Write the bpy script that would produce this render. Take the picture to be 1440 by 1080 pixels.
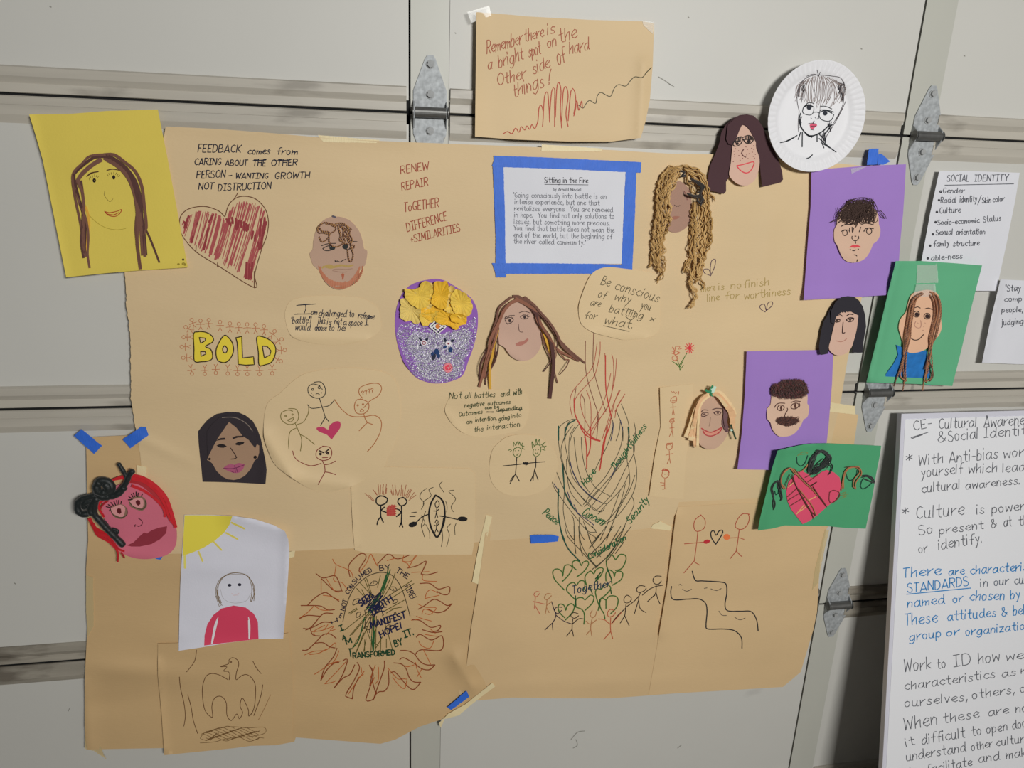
import bpy, math, random
from mathutils import Vector, Matrix, noise
from mathutils.geometry import delaunay_2d_cdt
from bisect import bisect
R = random.Random(7)
scene = bpy.context.scene
COL = scene.collection
for o in list(bpy.data.objects): bpy.data.objects.remove(o)

# ------------------------------------------------------------------ camera
# door plane is Y=0 (camera on the -Y side), floor Z=0, left centre stile's edge X=0. Section height 0.533 m.
SEC = 0.533; TOPZ = 3*SEC
CAM = Vector((-0.07835, -1.43629, TOPZ-0.05039))
yaw, pit, rol = 0.19159, -0.299407, 0.03999
_f = Vector((math.sin(yaw)*math.cos(pit), math.cos(yaw)*math.cos(pit), math.sin(pit)))
_r = Vector((math.cos(yaw), -math.sin(yaw), 0)); _u = _r.cross(_f)
RT = _r*math.cos(rol)+_u*math.sin(rol); UP = -_r*math.sin(rol)+_u*math.cos(rol); FW = _f
FPX = 1080.0
cd = bpy.data.cameras.new('camera'); cam = bpy.data.objects.new('camera', cd); COL.objects.link(cam)
cd.sensor_width = 36; cd.lens = 36*FPX/1440; cd.clip_start = .02
cam.matrix_world = Matrix(((RT.x,UP.x,-FW.x,CAM.x),(RT.y,UP.y,-FW.y,CAM.y),(RT.z,UP.z,-FW.z,CAM.z),(0,0,0,1)))
scene.camera = cam

# ------------------------------------------------------------------ world, lights, exposure
w = bpy.data.worlds.new('garage_air'); scene.world = w; w.use_nodes = True
w.node_tree.nodes['Background'].inputs[0].default_value = (0.93, 0.97, 1.0, 1)
w.node_tree.nodes['Background'].inputs[1].default_value = 0.04
def area(name, loc, target, sx, sy, power, color):
    l = bpy.data.lights.new(name, 'AREA'); l.shape = 'RECTANGLE'; l.size = sx; l.size_y = sy; l.energy = power; l.color = color
    o = bpy.data.objects.new(name, l); o.location = loc
    o.rotation_euler = (Vector(target)-Vector(loc)).to_track_quat('-Z', 'Y').to_euler(); COL.objects.link(o); return o
area('shop_light', (0.85, -3.1, 2.1), (0.62, 0, 1.42), 0.7, 0.35, 76, (1.0, 0.985, 0.955))
vs = scene.view_settings; vs.view_transform = 'Standard'; vs.look = 'None'; vs.exposure = 0.0; vs.gamma = 1.0; vs.use_curve_mapping = False

# ------------------------------------------------------------------ mapping between measured image points and the door plane
def ray(px, py): return (RT*((px-720)/FPX)+UP*((540-py)/FPX)+FW)
def at(px, py, d=0.0):                       # point d metres in front of the door
    v = ray(px, py); return CAM+v*((-d-CAM.y)/v.y)
def lin(c): c /= 255.; return c/12.92 if c <= .04045 else ((c+.055)/1.055)**2.4
def C(r, g, b, k=1.3): return tuple(min(.92, lin(x)*k) for x in (r, g, b))

# ------------------------------------------------------------------ materials
_m = {}
def mat(name, col, rough=.6, metal=0, var=.0, vscale=(20,20,20), bump=0, bscale=(60,60,60), spec=.5, sheen=0, dark=None):
    if name in _m: return _m[name]
    m = bpy.data.materials.new(name); m.use_nodes = True; nt = m.node_tree; b = nt.nodes['Principled BSDF']
    b.inputs['Roughness'].default_value = rough; b.inputs['Metallic'].default_value = metal
    b.inputs['Specular IOR Level'].default_value = spec
    if sheen: b.inputs['Sheen Weight'].default_value = sheen
    b.inputs['Base Color'].default_value = (*col, 1)
    if var or bump or dark:
        tc = nt.nodes.new('ShaderNodeTexCoord')
    if var:
        mp = nt.nodes.new('ShaderNodeMapping'); mp.inputs['Scale'].default_value = vscale
        n = nt.nodes.new('ShaderNodeTexNoise'); n.inputs['Scale'].default_value = 1; n.inputs['Detail'].default_value = 4
        rp = nt.nodes.new('ShaderNodeValToRGB'); e = rp.color_ramp.elements
        e[0].position = .3; e[1].position = .7
        e[0].color = (*[x*(1-var) for x in col], 1); e[1].color = (*[min(1, x*(1+var*.7)) for x in col], 1)
        nt.links.new(tc.outputs['Object'], mp.inputs[0]); nt.links.new(mp.outputs[0], n.inputs['Vector'])
        nt.links.new(n.outputs['Fac'], rp.inputs[0]); nt.links.new(rp.outputs[0], b.inputs['Base Color'])
        if dark:   # sparse grime marks: (colour, scale, threshold)
            mp2 = nt.nodes.new('ShaderNodeMapping'); mp2.inputs['Scale'].default_value = dark[1]
            n2 = nt.nodes.new('ShaderNodeTexNoise'); n2.inputs['Scale'].default_value = 1; n2.inputs['Detail'].default_value = 7
            r2 = nt.nodes.new('ShaderNodeValToRGB'); q = r2.color_ramp.elements; q[0].position = dark[2]; q[1].position = dark[2]+.13
            q[0].color = (0,0,0,1); q[1].color = (dark[3],)*3+(1,)
            mx = nt.nodes.new('ShaderNodeMixRGB'); mx.inputs[2].default_value = (*dark[0], 1)
            nt.links.new(tc.outputs['Object'], mp2.inputs[0]); nt.links.new(mp2.outputs[0], n2.inputs['Vector'])
            nt.links.new(n2.outputs['Fac'], r2.inputs[0]); nt.links.new(r2.outputs[0], mx.inputs[0])
            nt.links.new(rp.outputs[0], mx.inputs[1]); nt.links.new(mx.outputs[0], b.inputs['Base Color'])
    if bump:
        mp = nt.nodes.new('ShaderNodeMapping'); mp.inputs['Scale'].default_value = bscale
        n = nt.nodes.new('ShaderNodeTexNoise'); n.inputs['Scale'].default_value = 1; n.inputs['Detail'].default_value = 5
        bp = nt.nodes.new('ShaderNodeBump'); bp.inputs['Strength'].default_value = bump; bp.inputs['Distance'].default_value = .002
        nt.links.new(tc.outputs['Object'], mp.inputs[0]); nt.links.new(mp.outputs[0], n.inputs['Vector'])
        nt.links.new(n.outputs['Fac'], bp.inputs['Height']); nt.links.new(bp.outputs[0], b.inputs['Normal'])
    _m[name] = m; return m
def ink(r, g, b, rough=.55, k=None):
    k = k or (1.3 if max(r, g, b) > 203 else 1.08); return mat('ink_%d_%d_%d' % (r, g, b), C(r, g, b, k), rough, spec=.25)
def paper(name, r, g, b, k=1.3, rough=.8): return mat('paper_'+name, C(r, g, b, k), rough, var=.035, vscale=(9,9,9), bump=.12, bscale=(300,300,300), spec=.2)
KRAFT = mat('kraft_paper', C(202,178,139), .62, var=.05, vscale=(3,3,7), bump=.16, bscale=(90,90,260), spec=.35)
KRAFT_LR = mat('kraft_paper_tan', C(200,172,130), .62, var=.05, vscale=(3,3,7), bump=.16, bscale=(90,90,260), spec=.35)
KRAFT_LL = mat('kraft_paper_brown', C(192,162,118), .62, var=.06, vscale=(3,3,7), bump=.16, bscale=(90,90,260), spec=.35)
KRAFT2 = mat('kraft_paper_note', C(206,182,142), .62, var=.04, vscale=(4,4,6), bump=.12, bscale=(90,90,260), spec=.35)
WHITEP = paper('white', 205, 206, 212)
BLUE = mat('blue_painter_tape', C(45,100,200), .55, var=.08, vscale=(60,60,60), bump=.3, bscale=(400,60,60))
MASK = mat('masking_tape', C(216,200,158), .5, var=.05, vscale=(40,40,40), bump=.3, bscale=(500,80,80))
CLEAR = mat('clear_tape', C(225,222,214), .25)
CLEAR.node_tree.nodes['Principled BSDF'].inputs['Alpha'].default_value = .22
DOORP = mat('door_panel_white', C(186,185,179), .5, var=.035, vscale=(1.6,1.6,1.6), bump=.05, bscale=(40,40,40), dark=(C(120,118,112), (5,5,9), .70, .35))
RAILM = mat('door_rail_steel', C(172,167,156), .42, var=.10, vscale=(3,20,60), bump=.05, bscale=(20,20,20), dark=(C(110,104,95), (6,8,25), .58, .55))
RAILD = mat('door_rail_grimy', C(150,144,132), .5, var=.2, vscale=(4,20,50), bump=.1, bscale=(20,20,60), dark=(C(80,72,62), (7,9,30), .48, .7))
MASKT = mat('masking_tape_thin', C(206,186,140), .5); MASKT.node_tree.nodes['Principled BSDF'].inputs['Alpha'].default_value = .6
STILEM = mat('door_stile_steel', C(172,172,163), .42, var=.05, vscale=(6,6,2), dark=(C(120,115,100), (14,14,20), .68, .5))
GALV = mat('galvanised_steel', C(158,162,164,1.3), .62, metal=.25, var=.28, vscale=(120,120,120), dark=(C(95,85,75), (60,60,60), .62, .6))
PINM = mat('hinge_pin_steel', C(104,104,102), .4, metal=.6, var=.15, vscale=(80,80,80))
BOLTM = mat('bolt_zinc', C(150,152,152), .7, metal=.1, var=.1, vscale=(200,200,200))
GAP = mat('gap_rubber', (.008,.008,.008), .9)

# ------------------------------------------------------------------ object helpers
def tag(o, label=None, cat=None, group=None, kind=None):
    if label: o['label'] = label
    if cat: o['category'] = cat
    if group: o['group'] = group
    if kind: o['kind'] = kind
    return o
_wl = {}
def mk(name, verts, faces, m, parent=None, label=None, cat=None, kind=None, mats=None, mi=None, smooth=False, group=None):
    n = max(1, len(verts)); c = Vector((sum(v[0] for v in verts)/n, sum(v[1] for v in verts)/n, sum(v[2] for v in verts)/n))
    me = bpy.data.meshes.new(name); me.from_pydata([(v[0]-c.x, v[1]-c.y, v[2]-c.z) for v in verts], [], faces)
    for x in (mats or [m]): me.materials.append(x)
    if mi: me.polygons.foreach_set('material_index', mi)
    if smooth: me.polygons.foreach_set('use_smooth', [True]*len(me.polygons))
    me.update()
    o = bpy.data.objects.new(name, me); COL.objects.link(o)
    _wl[o.name] = c.copy()
    if parent: o.parent = parent; o.location = c-_wl[parent.name]
    else: o.location = c
    return tag(o, label, cat, group, kind)
def thing(name, loc, label, cat, group=None):
    o = bpy.data.objects.new(name, None); o.empty_display_size = .03; o.location = loc; COL.objects.link(o); _wl[o.name] = Vector(loc)
    return tag(o, label, cat, group)
def part_empty(name, loc, parent):
    o = bpy.data.objects.new(name, None); o.empty_display_size = .02; COL.objects.link(o); _wl[o.name] = Vector(loc)
    o.parent = parent; o.location = Vector(loc)-_wl[parent.name]; return o
class MB:
    def __init__(s): s.v = []; s.f = []; s.mi = []
    def add(s, v, f, mi=0):
        n = len(s.v); s.v += v; s.f += [tuple(i+n for i in q) for q in f]; s.mi += [mi]*len(f)
    def box(s, x0, x1, y0, y1, z0, z1):
        s.add([(x,y,z) for x in (x0,x1) for y in (y0,y1) for z in (z0,z1)], [(0,1,3,2),(4,6,7,5),(0,4,5,1),(2,3,7,6),(0,2,6,4),(1,5,7,3)])
    def prism(s, pts, y0, y1):          # pts (x,z) outline extruded along y
        n = len(pts); s.add([(x,y0,z) for x,z in pts]+[(x,y1,z) for x,z in pts], [tuple(range(n)), tuple(range(2*n-1,n-1,-1))]+[(i,n+i,n+(i+1)%n,(i+1)%n) for i in range(n)])
    def cylx(s, x0, x1, y, z, r, n=16):
        v = [(x, y+r*math.cos(2*math.pi*i/n), z+r*math.sin(2*math.pi*i/n)) for x in (x0,x1) for i in range(n)]
        s.add(v, [(i,(i+1)%n,n+(i+1)%n,n+i) for i in range(n)]+[tuple(range(n-1,-1,-1)), tuple(range(n,2*n))])
    def cyly(s, x, z, y0, y1, r, n=6, r2=None, ph=0):
        r2 = r if r2 is None else r2
        v = [(x+rr*math.cos(2*math.pi*i/n+ph), y, z+rr*math.sin(2*math.pi*i/n+ph)) for y, rr in ((y0,r),(y1,r2)) for i in range(n)]
        s.add(v, [(i,(i+1)%n,n+(i+1)%n,n+i) for i in range(n)]+[tuple(range(n-1,-1,-1)), tuple(range(n,2*n))])
    def build(s, name, m, parent=None, **k): return mk(name, s.v, s.f, m, parent, **k)

# ------------------------------------------------------------------ measured-view helpers: crops the outlines were measured in (origin x, y, magnification)
VW = dict(A=(90,200,5.4), B=(90,640,6.75), Cc=(420,295,9), D=(545,385,6.75), E=(665,405,6.75), F=(895,220,4.909), G=(985,150,8.308), H=(1075,85,6.75),
 I=(1145,265,9), J=(1140,405,10.286), K=(1215,365,5.838), L=(955,530,9.818), M=(1060,520,10.286), N=(1060,615,7.784), O=(270,570,9), P=(245,715,5.27),
 Q1=(410,775,9), Q2=(520,775,9), Q3=(410,875,9), Q4=(520,875,9), Q5=(460,790,7.2), Rr=(370,520,6), S=(490,655,8), T=(220,900,6.353),
 U1=(770,460,6.75), U2=(770,600,6.75), U3=(750,740,6.75), V=(620,540,6.75), W=(250,440,9), X=(920,710,5.143), Y=(905,530,6.353), Z=(245,190,4.91), px=(0,0,1))
for _c in range(4):
    for _k in range(4): VW['t%d%d' % (_c, _k)] = (360*_c, 270*_k, 4)
def V(view, s):
    ox, oy, k = VW[view]; a = [float(x) for x in s.replace(',', ' ').split()] if isinstance(s, str) else list(s)
    return [(ox+a[i]/k, oy+a[i+1]/k) for i in range(0, len(a), 2)]
def VS(view, s): return [V(view, q) for q in s.split(';') if q.strip()]
def dist(a, b): return math.hypot(a[0]-b[0], a[1]-b[1])
def smooth(p, closed=False, step=2.0):
    n = len(p)
    if n < 3: return resample(p, step)
    out = []
    for i in range(n if closed else n-1):
        p1, p2 = p[i], p[(i+1) % n]
        p0 = p[(i-1) % n] if (closed or i > 0) else p1
        p3 = p[(i+2) % n] if (closed or i < n-2) else p2
        m = max(1, int(dist(p1, p2)/step))
        for j in range(m):
            t = j/m; t2 = t*t; t3 = t2*t
            out.append(tuple(.5*((2*p1[q])+(-p0[q]+p2[q])*t+(2*p0[q]-5*p1[q]+4*p2[q]-p3[q])*t2+(-p0[q]+3*p1[q]-3*p2[q]+p3[q])*t3) for q in (0,1)))
    if not closed: out.append(p[-1])
    return out
def resample(p, step, closed=False):
    out = []; q = p+[p[0]] if closed else p
    for a, b in zip(q, q[1:]):
        m = max(1, int(dist(a, b)/step))
        for j in range(m): out.append((a[0]+(b[0]-a[0])*j/m, a[1]+(b[1]-a[1])*j/m))
    if not closed: out.append(q[-1])
    return out
def inside(x, y, poly):
    c = False; n = len(poly); j = n-1
    for i in range(n):
        xi, yi = poly[i]; xj, yj = poly[j]
        if (yi > y) != (yj > y) and x < (xj-xi)*(y-yi)/(yj-yi)+xi: c = not c
        j = i
    return c
def segdist(p, a, b):
    dx, dy = b[0]-a[0], b[1]-a[1]; t = max(0, min(1, ((p[0]-a[0])*dx+(p[1]-a[1])*dy)/(dx*dx+dy*dy+1e-9)))
    return math.hypot(p[0]-a[0]-t*dx, p[1]-a[1]-t*dy)
# buckles of the taped-up paper: (x, y, rx, ry, angle, height mm)
BUCK = [(185,942,90,14,4,6),(165,985,70,16,-8,-4),(260,900,60,20,10,3),(560,1000,90,22,-3,4),(655,925,16,30,35,7),(300,800,60,12,0,2),(830,960,150,12,-2,2.5),
        (215,625,60,8,25,2.5),(460,240,90,25,5,2.5),(560,330,60,20,10,-2),(1075,360,14,60,8,3),(1110,690,30,50,10,3),(380,460,120,16,8,2),(640,560,60,14,-10,2),(1160,470,18,60,10,4)]
BUCK = [(x, y, rx, ry, math.cos(math.radians(a)), math.sin(math.radians(a)), h/1000) for x, y, rx, ry, a, h in BUCK]
def wave(px, py):
    p = at(px, py, .012); v = Vector((p.x*2.2, 3.1, p.z*4.0)); w2 = Vector((p.x*7, 9.7, p.z*11))
    h = .0145+.0055*noise.noise(v)+.0014*noise.noise(w2)
    for x, y, rx, ry, c, s, a in BUCK:
        dx, dy = px-x, py-y
        u = (dx*c+dy*s)/rx; q = (-dx*s+dy*c)/ry; e = u*u+q*q
        if e < 7: h += a*math.exp(-e)
    return max(h, .0085)
class Surf:                                   # a sheet surface in front of the door: layer (mm) + curls [(p1, p2, reach px, height mm)]
    def __init__(s, lay=0, curls=(), flat=None): s.lay = lay/1000; s.c = curls; s.flat = flat
    def D(s, px, py):
        h = (wave(px, py) if s.flat is None else s.flat)+s.lay
        for a, b, r, k in s.c:
            d = segdist((px, py), a, b)
            if d < r: h += k/1000*(1-d/r)**2
        return h
    def P(s, px, py, lift=0): return at(px, py, s.D(px, py)+lift)

def sheet(name, surf, poly, m, parent=None, thick=.0004, grid=5, lift=0, closed_smooth=False, **k):
    poly = smooth(poly, True, 3.) if closed_smooth else resample(poly, grid, True)
    cl = []
    for q in poly:
        if not cl or dist(cl[-1], q) > .15: cl.append(q)
    poly = cl; n = len(poly)
    x0 = min(p[0] for p in poly); x1 = max(p[0] for p in poly); y0 = min(p[1] for p in poly); y1 = max(p[1] for p in poly)
    pts = [Vector(p) for p in poly]
    y = y0+grid*.5; r = 0
    while y < y1:
        x = x0+grid*(.5 if r % 2 else .1)
        while x < x1:
            if inside(x, y, poly): pts.append(Vector((x, y)))
            x += grid
        y += grid; r += 1
    V2, E2, F2, _, _, _ = delaunay_2d_cdt(pts, [(i, (i+1) % n) for i in range(n)], [], 1, 1e-4)
    wv = [surf.P(v.x, v.y, lift) for v in V2]
    F = []
    for f in F2:
        a, b, c = (V2[i] for i in f[:3])
        F.append(tuple(f) if (b-a).cross(c-a) < 0 else tuple(reversed(f)))
    if thick:
        N = len(wv); wv = wv+[v+Vector((0, thick, 0)) for v in wv]
        ec = {}
        for f in F:
            for i in range(len(f)): ec[(f[i], f[(i+1) % len(f)])] = 1
        side = [(b, a, a+N, b+N) for (a, b) in ec if (b, a) not in ec]
        F = F+[tuple(i+N for i in reversed(f)) for f in F]+side
    ob = mk(name, wv, F, m, parent, smooth=True, **k)
    if thick:
        rim = set()
        for (p_, q_) in ec:
            if (q_, p_) not in ec: rim.add((min(p_, q_), max(p_, q_))); rim.add((min(p_, q_)+N, max(p_, q_)+N))
        me = ob.data; at_ = me.attributes.new('sharp_edge', 'BOOLEAN', 'EDGE')
        at_.data.foreach_set('value', [tuple(sorted(e.vertices)) in rim for e in me.edges])
    return ob

def ribbon(surf, pts, wpx, lift=.00035, wob=.12, out=None, taper=False):
    n = len(pts)
    if n < 2: return
    e = wpx*.4; a, b = pts[0], pts[1]; d = dist(a, b) or 1; p = [(a[0]-(b[0]-a[0])/d*e, a[1]-(b[1]-a[1])/d*e)]+pts
    a, b = pts[-1], pts[-2]; d = dist(a, b) or 1; p = p+[(a[0]-(b[0]-a[0])/d*e, a[1]-(b[1]-a[1])/d*e)]
    n = len(p); base = len(out.v); vv = []
    for i in range(n):
        a, b = p[max(0, i-1)], p[min(n-1, i+1)]; d = dist(a, b) or 1
        nx, ny = -(b[1]-a[1])/d, (b[0]-a[0])/d
        h = wpx*.5*(1+wob*(R.random()*2-1)*.7)
        if i in (0, n-1): h *= .45
        if taper: h *= .25+.75*math.sin(math.pi*min(1, (i+.5)/n))**.6
        x, y = p[i]
        vv += [surf.P(x+nx*h, y+ny*h, lift), surf.P(x-nx*h, y-ny*h, lift)]
    out.add(vv, [(2*i, 2*i+1, 2*i+3, 2*i+2) for i in range(n-1)])
STUFFY = {'hair_lines','shading','swirl_lines','flame_outlines','sun_rays','ink_scribble','nest_scribble','beard_strokes','freckles','red_scribble','water_lines','eyelashes','bead_dots','eyes_drawing','stick_figures','heart_drawings','green_heads','ripples','glasses','features','face_outline','heart_marks','glue_marks','flower_stems','flower_drawing','bullets','spots'}
class Words(list):
    groups = ()
    def __add__(s, o):
        r_ = Words(list(s)+list(o)); r_.groups = list(s.groups)+(list(o.groups) if getattr(o, 'groups', None) else [[q] for q in o]); return r_
def draw(name, parent, surf, strokes, m, wpx=1.2, sharp=False, lift=.00035, step=2., label=None, taper=False):
    if getattr(strokes, 'groups', None):
        for g_ in strokes.groups: draw(name if len(g_) > 1 else 'pen_line', parent, surf, list(g_), m, wpx, sharp, lift, step, label, taper)
        return
    if name in ('small_heart', 'faces', 'eye_beads') and len(strokes) > 1:
        for s in strokes: draw(name if name != 'faces' else 'face_loop', parent, surf, [s], m, wpx, sharp, lift, step, label, taper)
        return
    o = MB()
    for s in strokes:
        if len(s) == 1: s = [s[0], (s[0][0]+.5, s[0][1]+.3)]
        ribbon(surf, resample(s, step) if (sharp or len(s) < 3) else smooth(s, False, step), wpx, lift, out=o, taper=taper)
    return mk(name, o.v, o.f, m, parent, label=label, kind='stuff' if len(strokes) > 14 or name in STUFFY else None)
def circ(cx, cy, rx, ry=None, n=10, rot=0, a0=0, a1=360):
    ry = ry or rx; c, s = math.cos(math.radians(rot)), math.sin(math.radians(rot)); out = []
    for i in range(n+1):
        t = math.radians(a0+(a1-a0)*i/n); x, y = rx*math.cos(t), ry*math.sin(t); out.append((cx+x*c-y*s, cy+x*s+y*c))
    return out
def cv(view, cx, cy, rx, ry=None, **k):
    ox, oy, m = VW[view]; return [(ox+x/m, oy+y/m) for x, y in circ(cx, cy, rx, ry, **k)]
def blob(name, parent, surf, poly, m, lift=.0003, label=None, sm=True, thick=0, grid=5): return sheet(name, surf, poly, m, parent, thick=thick, grid=grid, lift=lift, closed_smooth=sm, label=label)

# ------------------------------------------------------------------ handwriting: one-line letters, x 0.., y with 3 = baseline, 8 = small letters, b = capitals
G = {'a':('57 38 17 05 13 33 56;58 54 63',6),'b':('0b 03;06 28 47 45 33 03',5),'c':('57 38 17 05 14 33 54',5),'d':('57 38 17 05 13 33 56;5b 54 63',6),
'e':('05 46 57 38 17 05 14 33 54',5),'f':('5b 3b 29 23;07 47',4.5),'g':('57 38 17 05 13 33 56;58 53 41 20 01',6),'h':('0b 03;05 27 48 46 43',5),'i':('08 03;0a 0b',1.6),
'j':('28 21 10 00;2a 2b',3),'k':('0b 03;47 05;15 43',4.6),'l':('0b 03',1.6),'m':('08 03;05 27 37 33;35 57 67 63',7),'n':('08 03;05 28 47 43',5),'o':('28 07 05 13 33 45 47 28',5),
'p':('08 00;06 28 47 44 23 04',5),'q':('57 38 17 05 13 33 56;58 50',6),'r':('08 03;05 27 48',4.2),'s':('47 28 17 16 35 44 33 13 04',4.6),'t':('2b 24 33 43;08 48',4.4),
'u':('08 04 13 33 46;48 43 53',5.4),'v':('08 23;23 48',4.4),'w':('08 13;13 37;37 53;53 68',6.4),'x':('08 43;48 03',4.4),'y':('08 25;48 10 00',4.6),'z':('08 48;48 03;03 43',4.4),
'A':('03 3b;3b 63;15 55',6.4),'B':('0b 03;0b 3b 4a 49 37 07;07 37 56 54 33 03',5.4),'C':('5a 3b 1a 07 14 33 54',5.4),'D':('0b 03;0b 2b 4a 57 44 23 03',5.6),'E':('0b 03;0b 4b;07 37;03 43',4.6),
'F':('0b 03;0b 4b;07 37',4.4),'G':('5a 3b 1a 07 14 33 54 56;56 36',6),'H':('0b 03;5b 53;07 57',5.6),'I':('0b 4b;2b 23;03 43',4.4),'J':('0b 5b;3b 34 13 04',5),'K':('0b 03;5b 06;17 53',5.4),
'L':('0b 03;03 43',4.6),'M':('03 0b;0b 35;35 6b;6b 63',6.6),'N':('03 0b;0b 53;53 5b',5.6),'O':('3b 1a 07 14 33 54 67 5a 3b',6.4),'P':('0b 03;0b 3b 5a 58 37 07',5.4),'Q':('3b 1a 07 14 33 54 67 5a 3b;45 63',6.4),
'R':('0b 03;0b 3b 5a 58 37 07;27 53',5.6),'S':('4a 2b 0a 08 37 55 43 13 04',5.4),'T':('0b 5b;2b 23',5),'U':('0b 04 13 33 54 5b',5.6),'V':('0b 33;33 6b',6),'W':('0b 13;13 39;39 53;53 7b',7.4),
'X':('0b 53;5b 03',5.4),'Y':('0b 37;6b 37;37 33',6),'Z':('0b 5b;5b 03;03 53',5.4),'.':('03 04',1.4),',':('14 01',1.6),'!':('1b 05;03 04',1.8),'?':('09 1b 3b 49 26 25;23 24',4.6),"'":('0b 09',1),
'"':('0b 09;1b 19',1.8),'-':('06 36',3.6),'+':('06 46;24 28',4.6),'/':('01 4b',4.4),'&':('54 19 1b 3b 39 05 13 33 56',5.6),'*':('26 2b;07 4a;0a 47',4.6),'~':('16 17 26 16',2.6),' ':('',3.4),
'=':('05 45;08 48',4.8)}
def glyph(ch):
    s, wd = G[ch]; out = []
    for q in s.split(';'):
        if q.strip(): out.append([(int(t[0], 16), int(t[1], 16)-3) for t in q.split()])
    return out, wd
def text(s, view, a, h, slant=.12, jit=.35, gap=1.3):     # a = "x0 y0 x1 y1" baseline ends, h = capital height in view units
    (x0, y0), (x1, y1) = V(view, a); h = h/VW[view][2]; u = h/8.
    tot = sum(glyph(c)[1]+gap for c in s)-gap; L = dist((x0, y0), (x1, y1)); kx = L/tot
    dx, dy = (x1-x0)/L, (y1-y0)/L; out = []; cur = 0
    for c in s:
        st, wd = glyph(c); ro = R.uniform(-.4, .4)*jit; sc = 1+R.uniform(-.1, .1)*jit
        for q in st:
            pp = []
            if len(q) == 2 and jit:
                bx = R.uniform(-.3, .3)*jit; q = [q[0], ((q[0][0]+q[1][0])/2+bx, (q[0][1]+q[1][1])/2+bx), q[1]]
            for gx, gy in q:
                gx = cur+gx+R.uniform(-.25, .25)*jit; gy = gy*sc+ro+R.uniform(-.35, .35)*jit
                X = gx*kx+gy*u*slant; Y = gy*u
                pp.append((x0+dx*X+dy*Y, y0+dy*X-dx*Y))
            out.append(pp)
        cur += wd+gap
    return out
def texts(view, items, h=None, **k):
    out = Words(); out.groups = []
    for it in items:
        t_ = text(it[0], view, it[1], (it[2] if len(it) > 2 else h)*1.06, **k); out += t_; out.groups.append(t_)
    return out
# ------------------------------------------------------------------ yarn, strips
def frame_tube(path, rad, n=6, caps=True):       # world points -> verts, faces
    v = []; f = []; m = len(path)
    for i, p in enumerate(path):
        t = (path[min(m-1, i+1)]-path[max(0, i-1)])
        if t.length < 1e-9: t = Vector((0,0,1))
        t.normalize(); a = t.cross(Vector((0,1,0)))
        if a.length < .05: a = t.cross(Vector((1,0,0)))
        a.normalize(); b = t.cross(a); r = rad[i] if isinstance(rad, list) else rad
        v += [p+(a*math.cos(2*math.pi*j/n)+b*math.sin(2*math.pi*j/n))*r for j in range(n)]
    for i in range(m-1):
        for j in range(n): f.append((i*n+j, i*n+(j+1) % n, (i+1)*n+(j+1) % n, (i+1)*n+j))
    if caps: f.append(tuple(range(n-1, -1, -1))); f.append(tuple(range((m-1)*n, m*n)))
    return v, f
def lifted(surf, pts, lift, r=0):
    n = len(pts); return [surf.P(p[0], p[1], (lift(i/(n-1)) if callable(lift) else lift)+r) for i, p in enumerate(pts)]
def yarn(name, parent, surf, pts, r, m, lift=0, n=6, step=2.5, sm=True, wob=0, **k):
    p = smooth(pts, False, step) if sm else pts
    if wob: p = [(x+R.uniform(-wob, wob), y+R.uniform(-wob, wob)) for x, y in p]
    path = lifted(surf, p, lift, r); rr = [r*(1+.12*R.uniform(-1, 1)) for _ in path]; rr[0] *= .6; rr[-1] *= .6
    v, f = frame_tube(path, rr, n); return mk(name, v, f, m, parent, smooth=True, **k)
def twist(name, parent, surf, pts, r, m1, m2, lift=0, pitch=7., **k):    # two-ply twisted yarn
    p = smooth(pts, False, pitch/7.); c = lifted(surf, p, lift, r*1.2); o = MB()
    for ply in (0, 1):
        path = []; s = 0
        for i, q in enumerate(c):
            if i: s += dist(p[i], p[i-1])
            t = (c[min(len(c)-1, i+1)]-c[max(0, i-1)]).normalized(); a = t.cross(Vector((0,1,0))).normalized(); b = t.cross(a)
            ph = 2*math.pi*s/pitch+ply*math.pi; path.append(q+(a*math.cos(ph)+b*math.sin(ph))*r*.62)
        v, f = frame_tube(path, r*.62, 4); o.add(v, f, ply)
    return mk(name, o.v, o.f, m1, parent, mats=[m1, m2], mi=o.mi, smooth=True, **k)
def strip(name, parent, surf, pts, w0, m, lift=.001, w1=None, thick=.0004, sm=True, **k):   # flat paper strip
    p = smooth(pts, False, 4.) if sm else resample(pts, 4.); n = len(p); w1 = w0 if w1 is None else w1; v = []
    tilt = R.uniform(-.0007, .0007)
    for i in range(n):
        a, b = p[max(0, i-1)], p[min(n-1, i+1)]; d = dist(a, b) or 1; nx, ny = -(b[1]-a[1])/d, (b[0]-a[0])/d
        t = i/(n-1); h = (w0+(w1-w0)*t)/2; l = lift(t) if callable(lift) else lift
        x, y = p[i]; v += [surf.P(x+nx*h, y+ny*h, l+thick+tilt), surf.P(x-nx*h, y-ny*h, l+thick-tilt)]
    N = 2*n; v += [q+Vector((0, thick, 0)) for q in v]; f = []
    for i in range(n-1):
        a = 2*i; f += [(a, a+1, a+3, a+2), (N+a, N+a+2, N+a+3, N+a+1), (a, a+2, N+a+2, N+a), (a+1, N+a+1, N+a+3, a+3)]
    f += [(0, N, N+1, 1), (N-2, N-1, 2*N-1, 2*N-2)]
    return mk(name, v, f, m, parent, **k)
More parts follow.
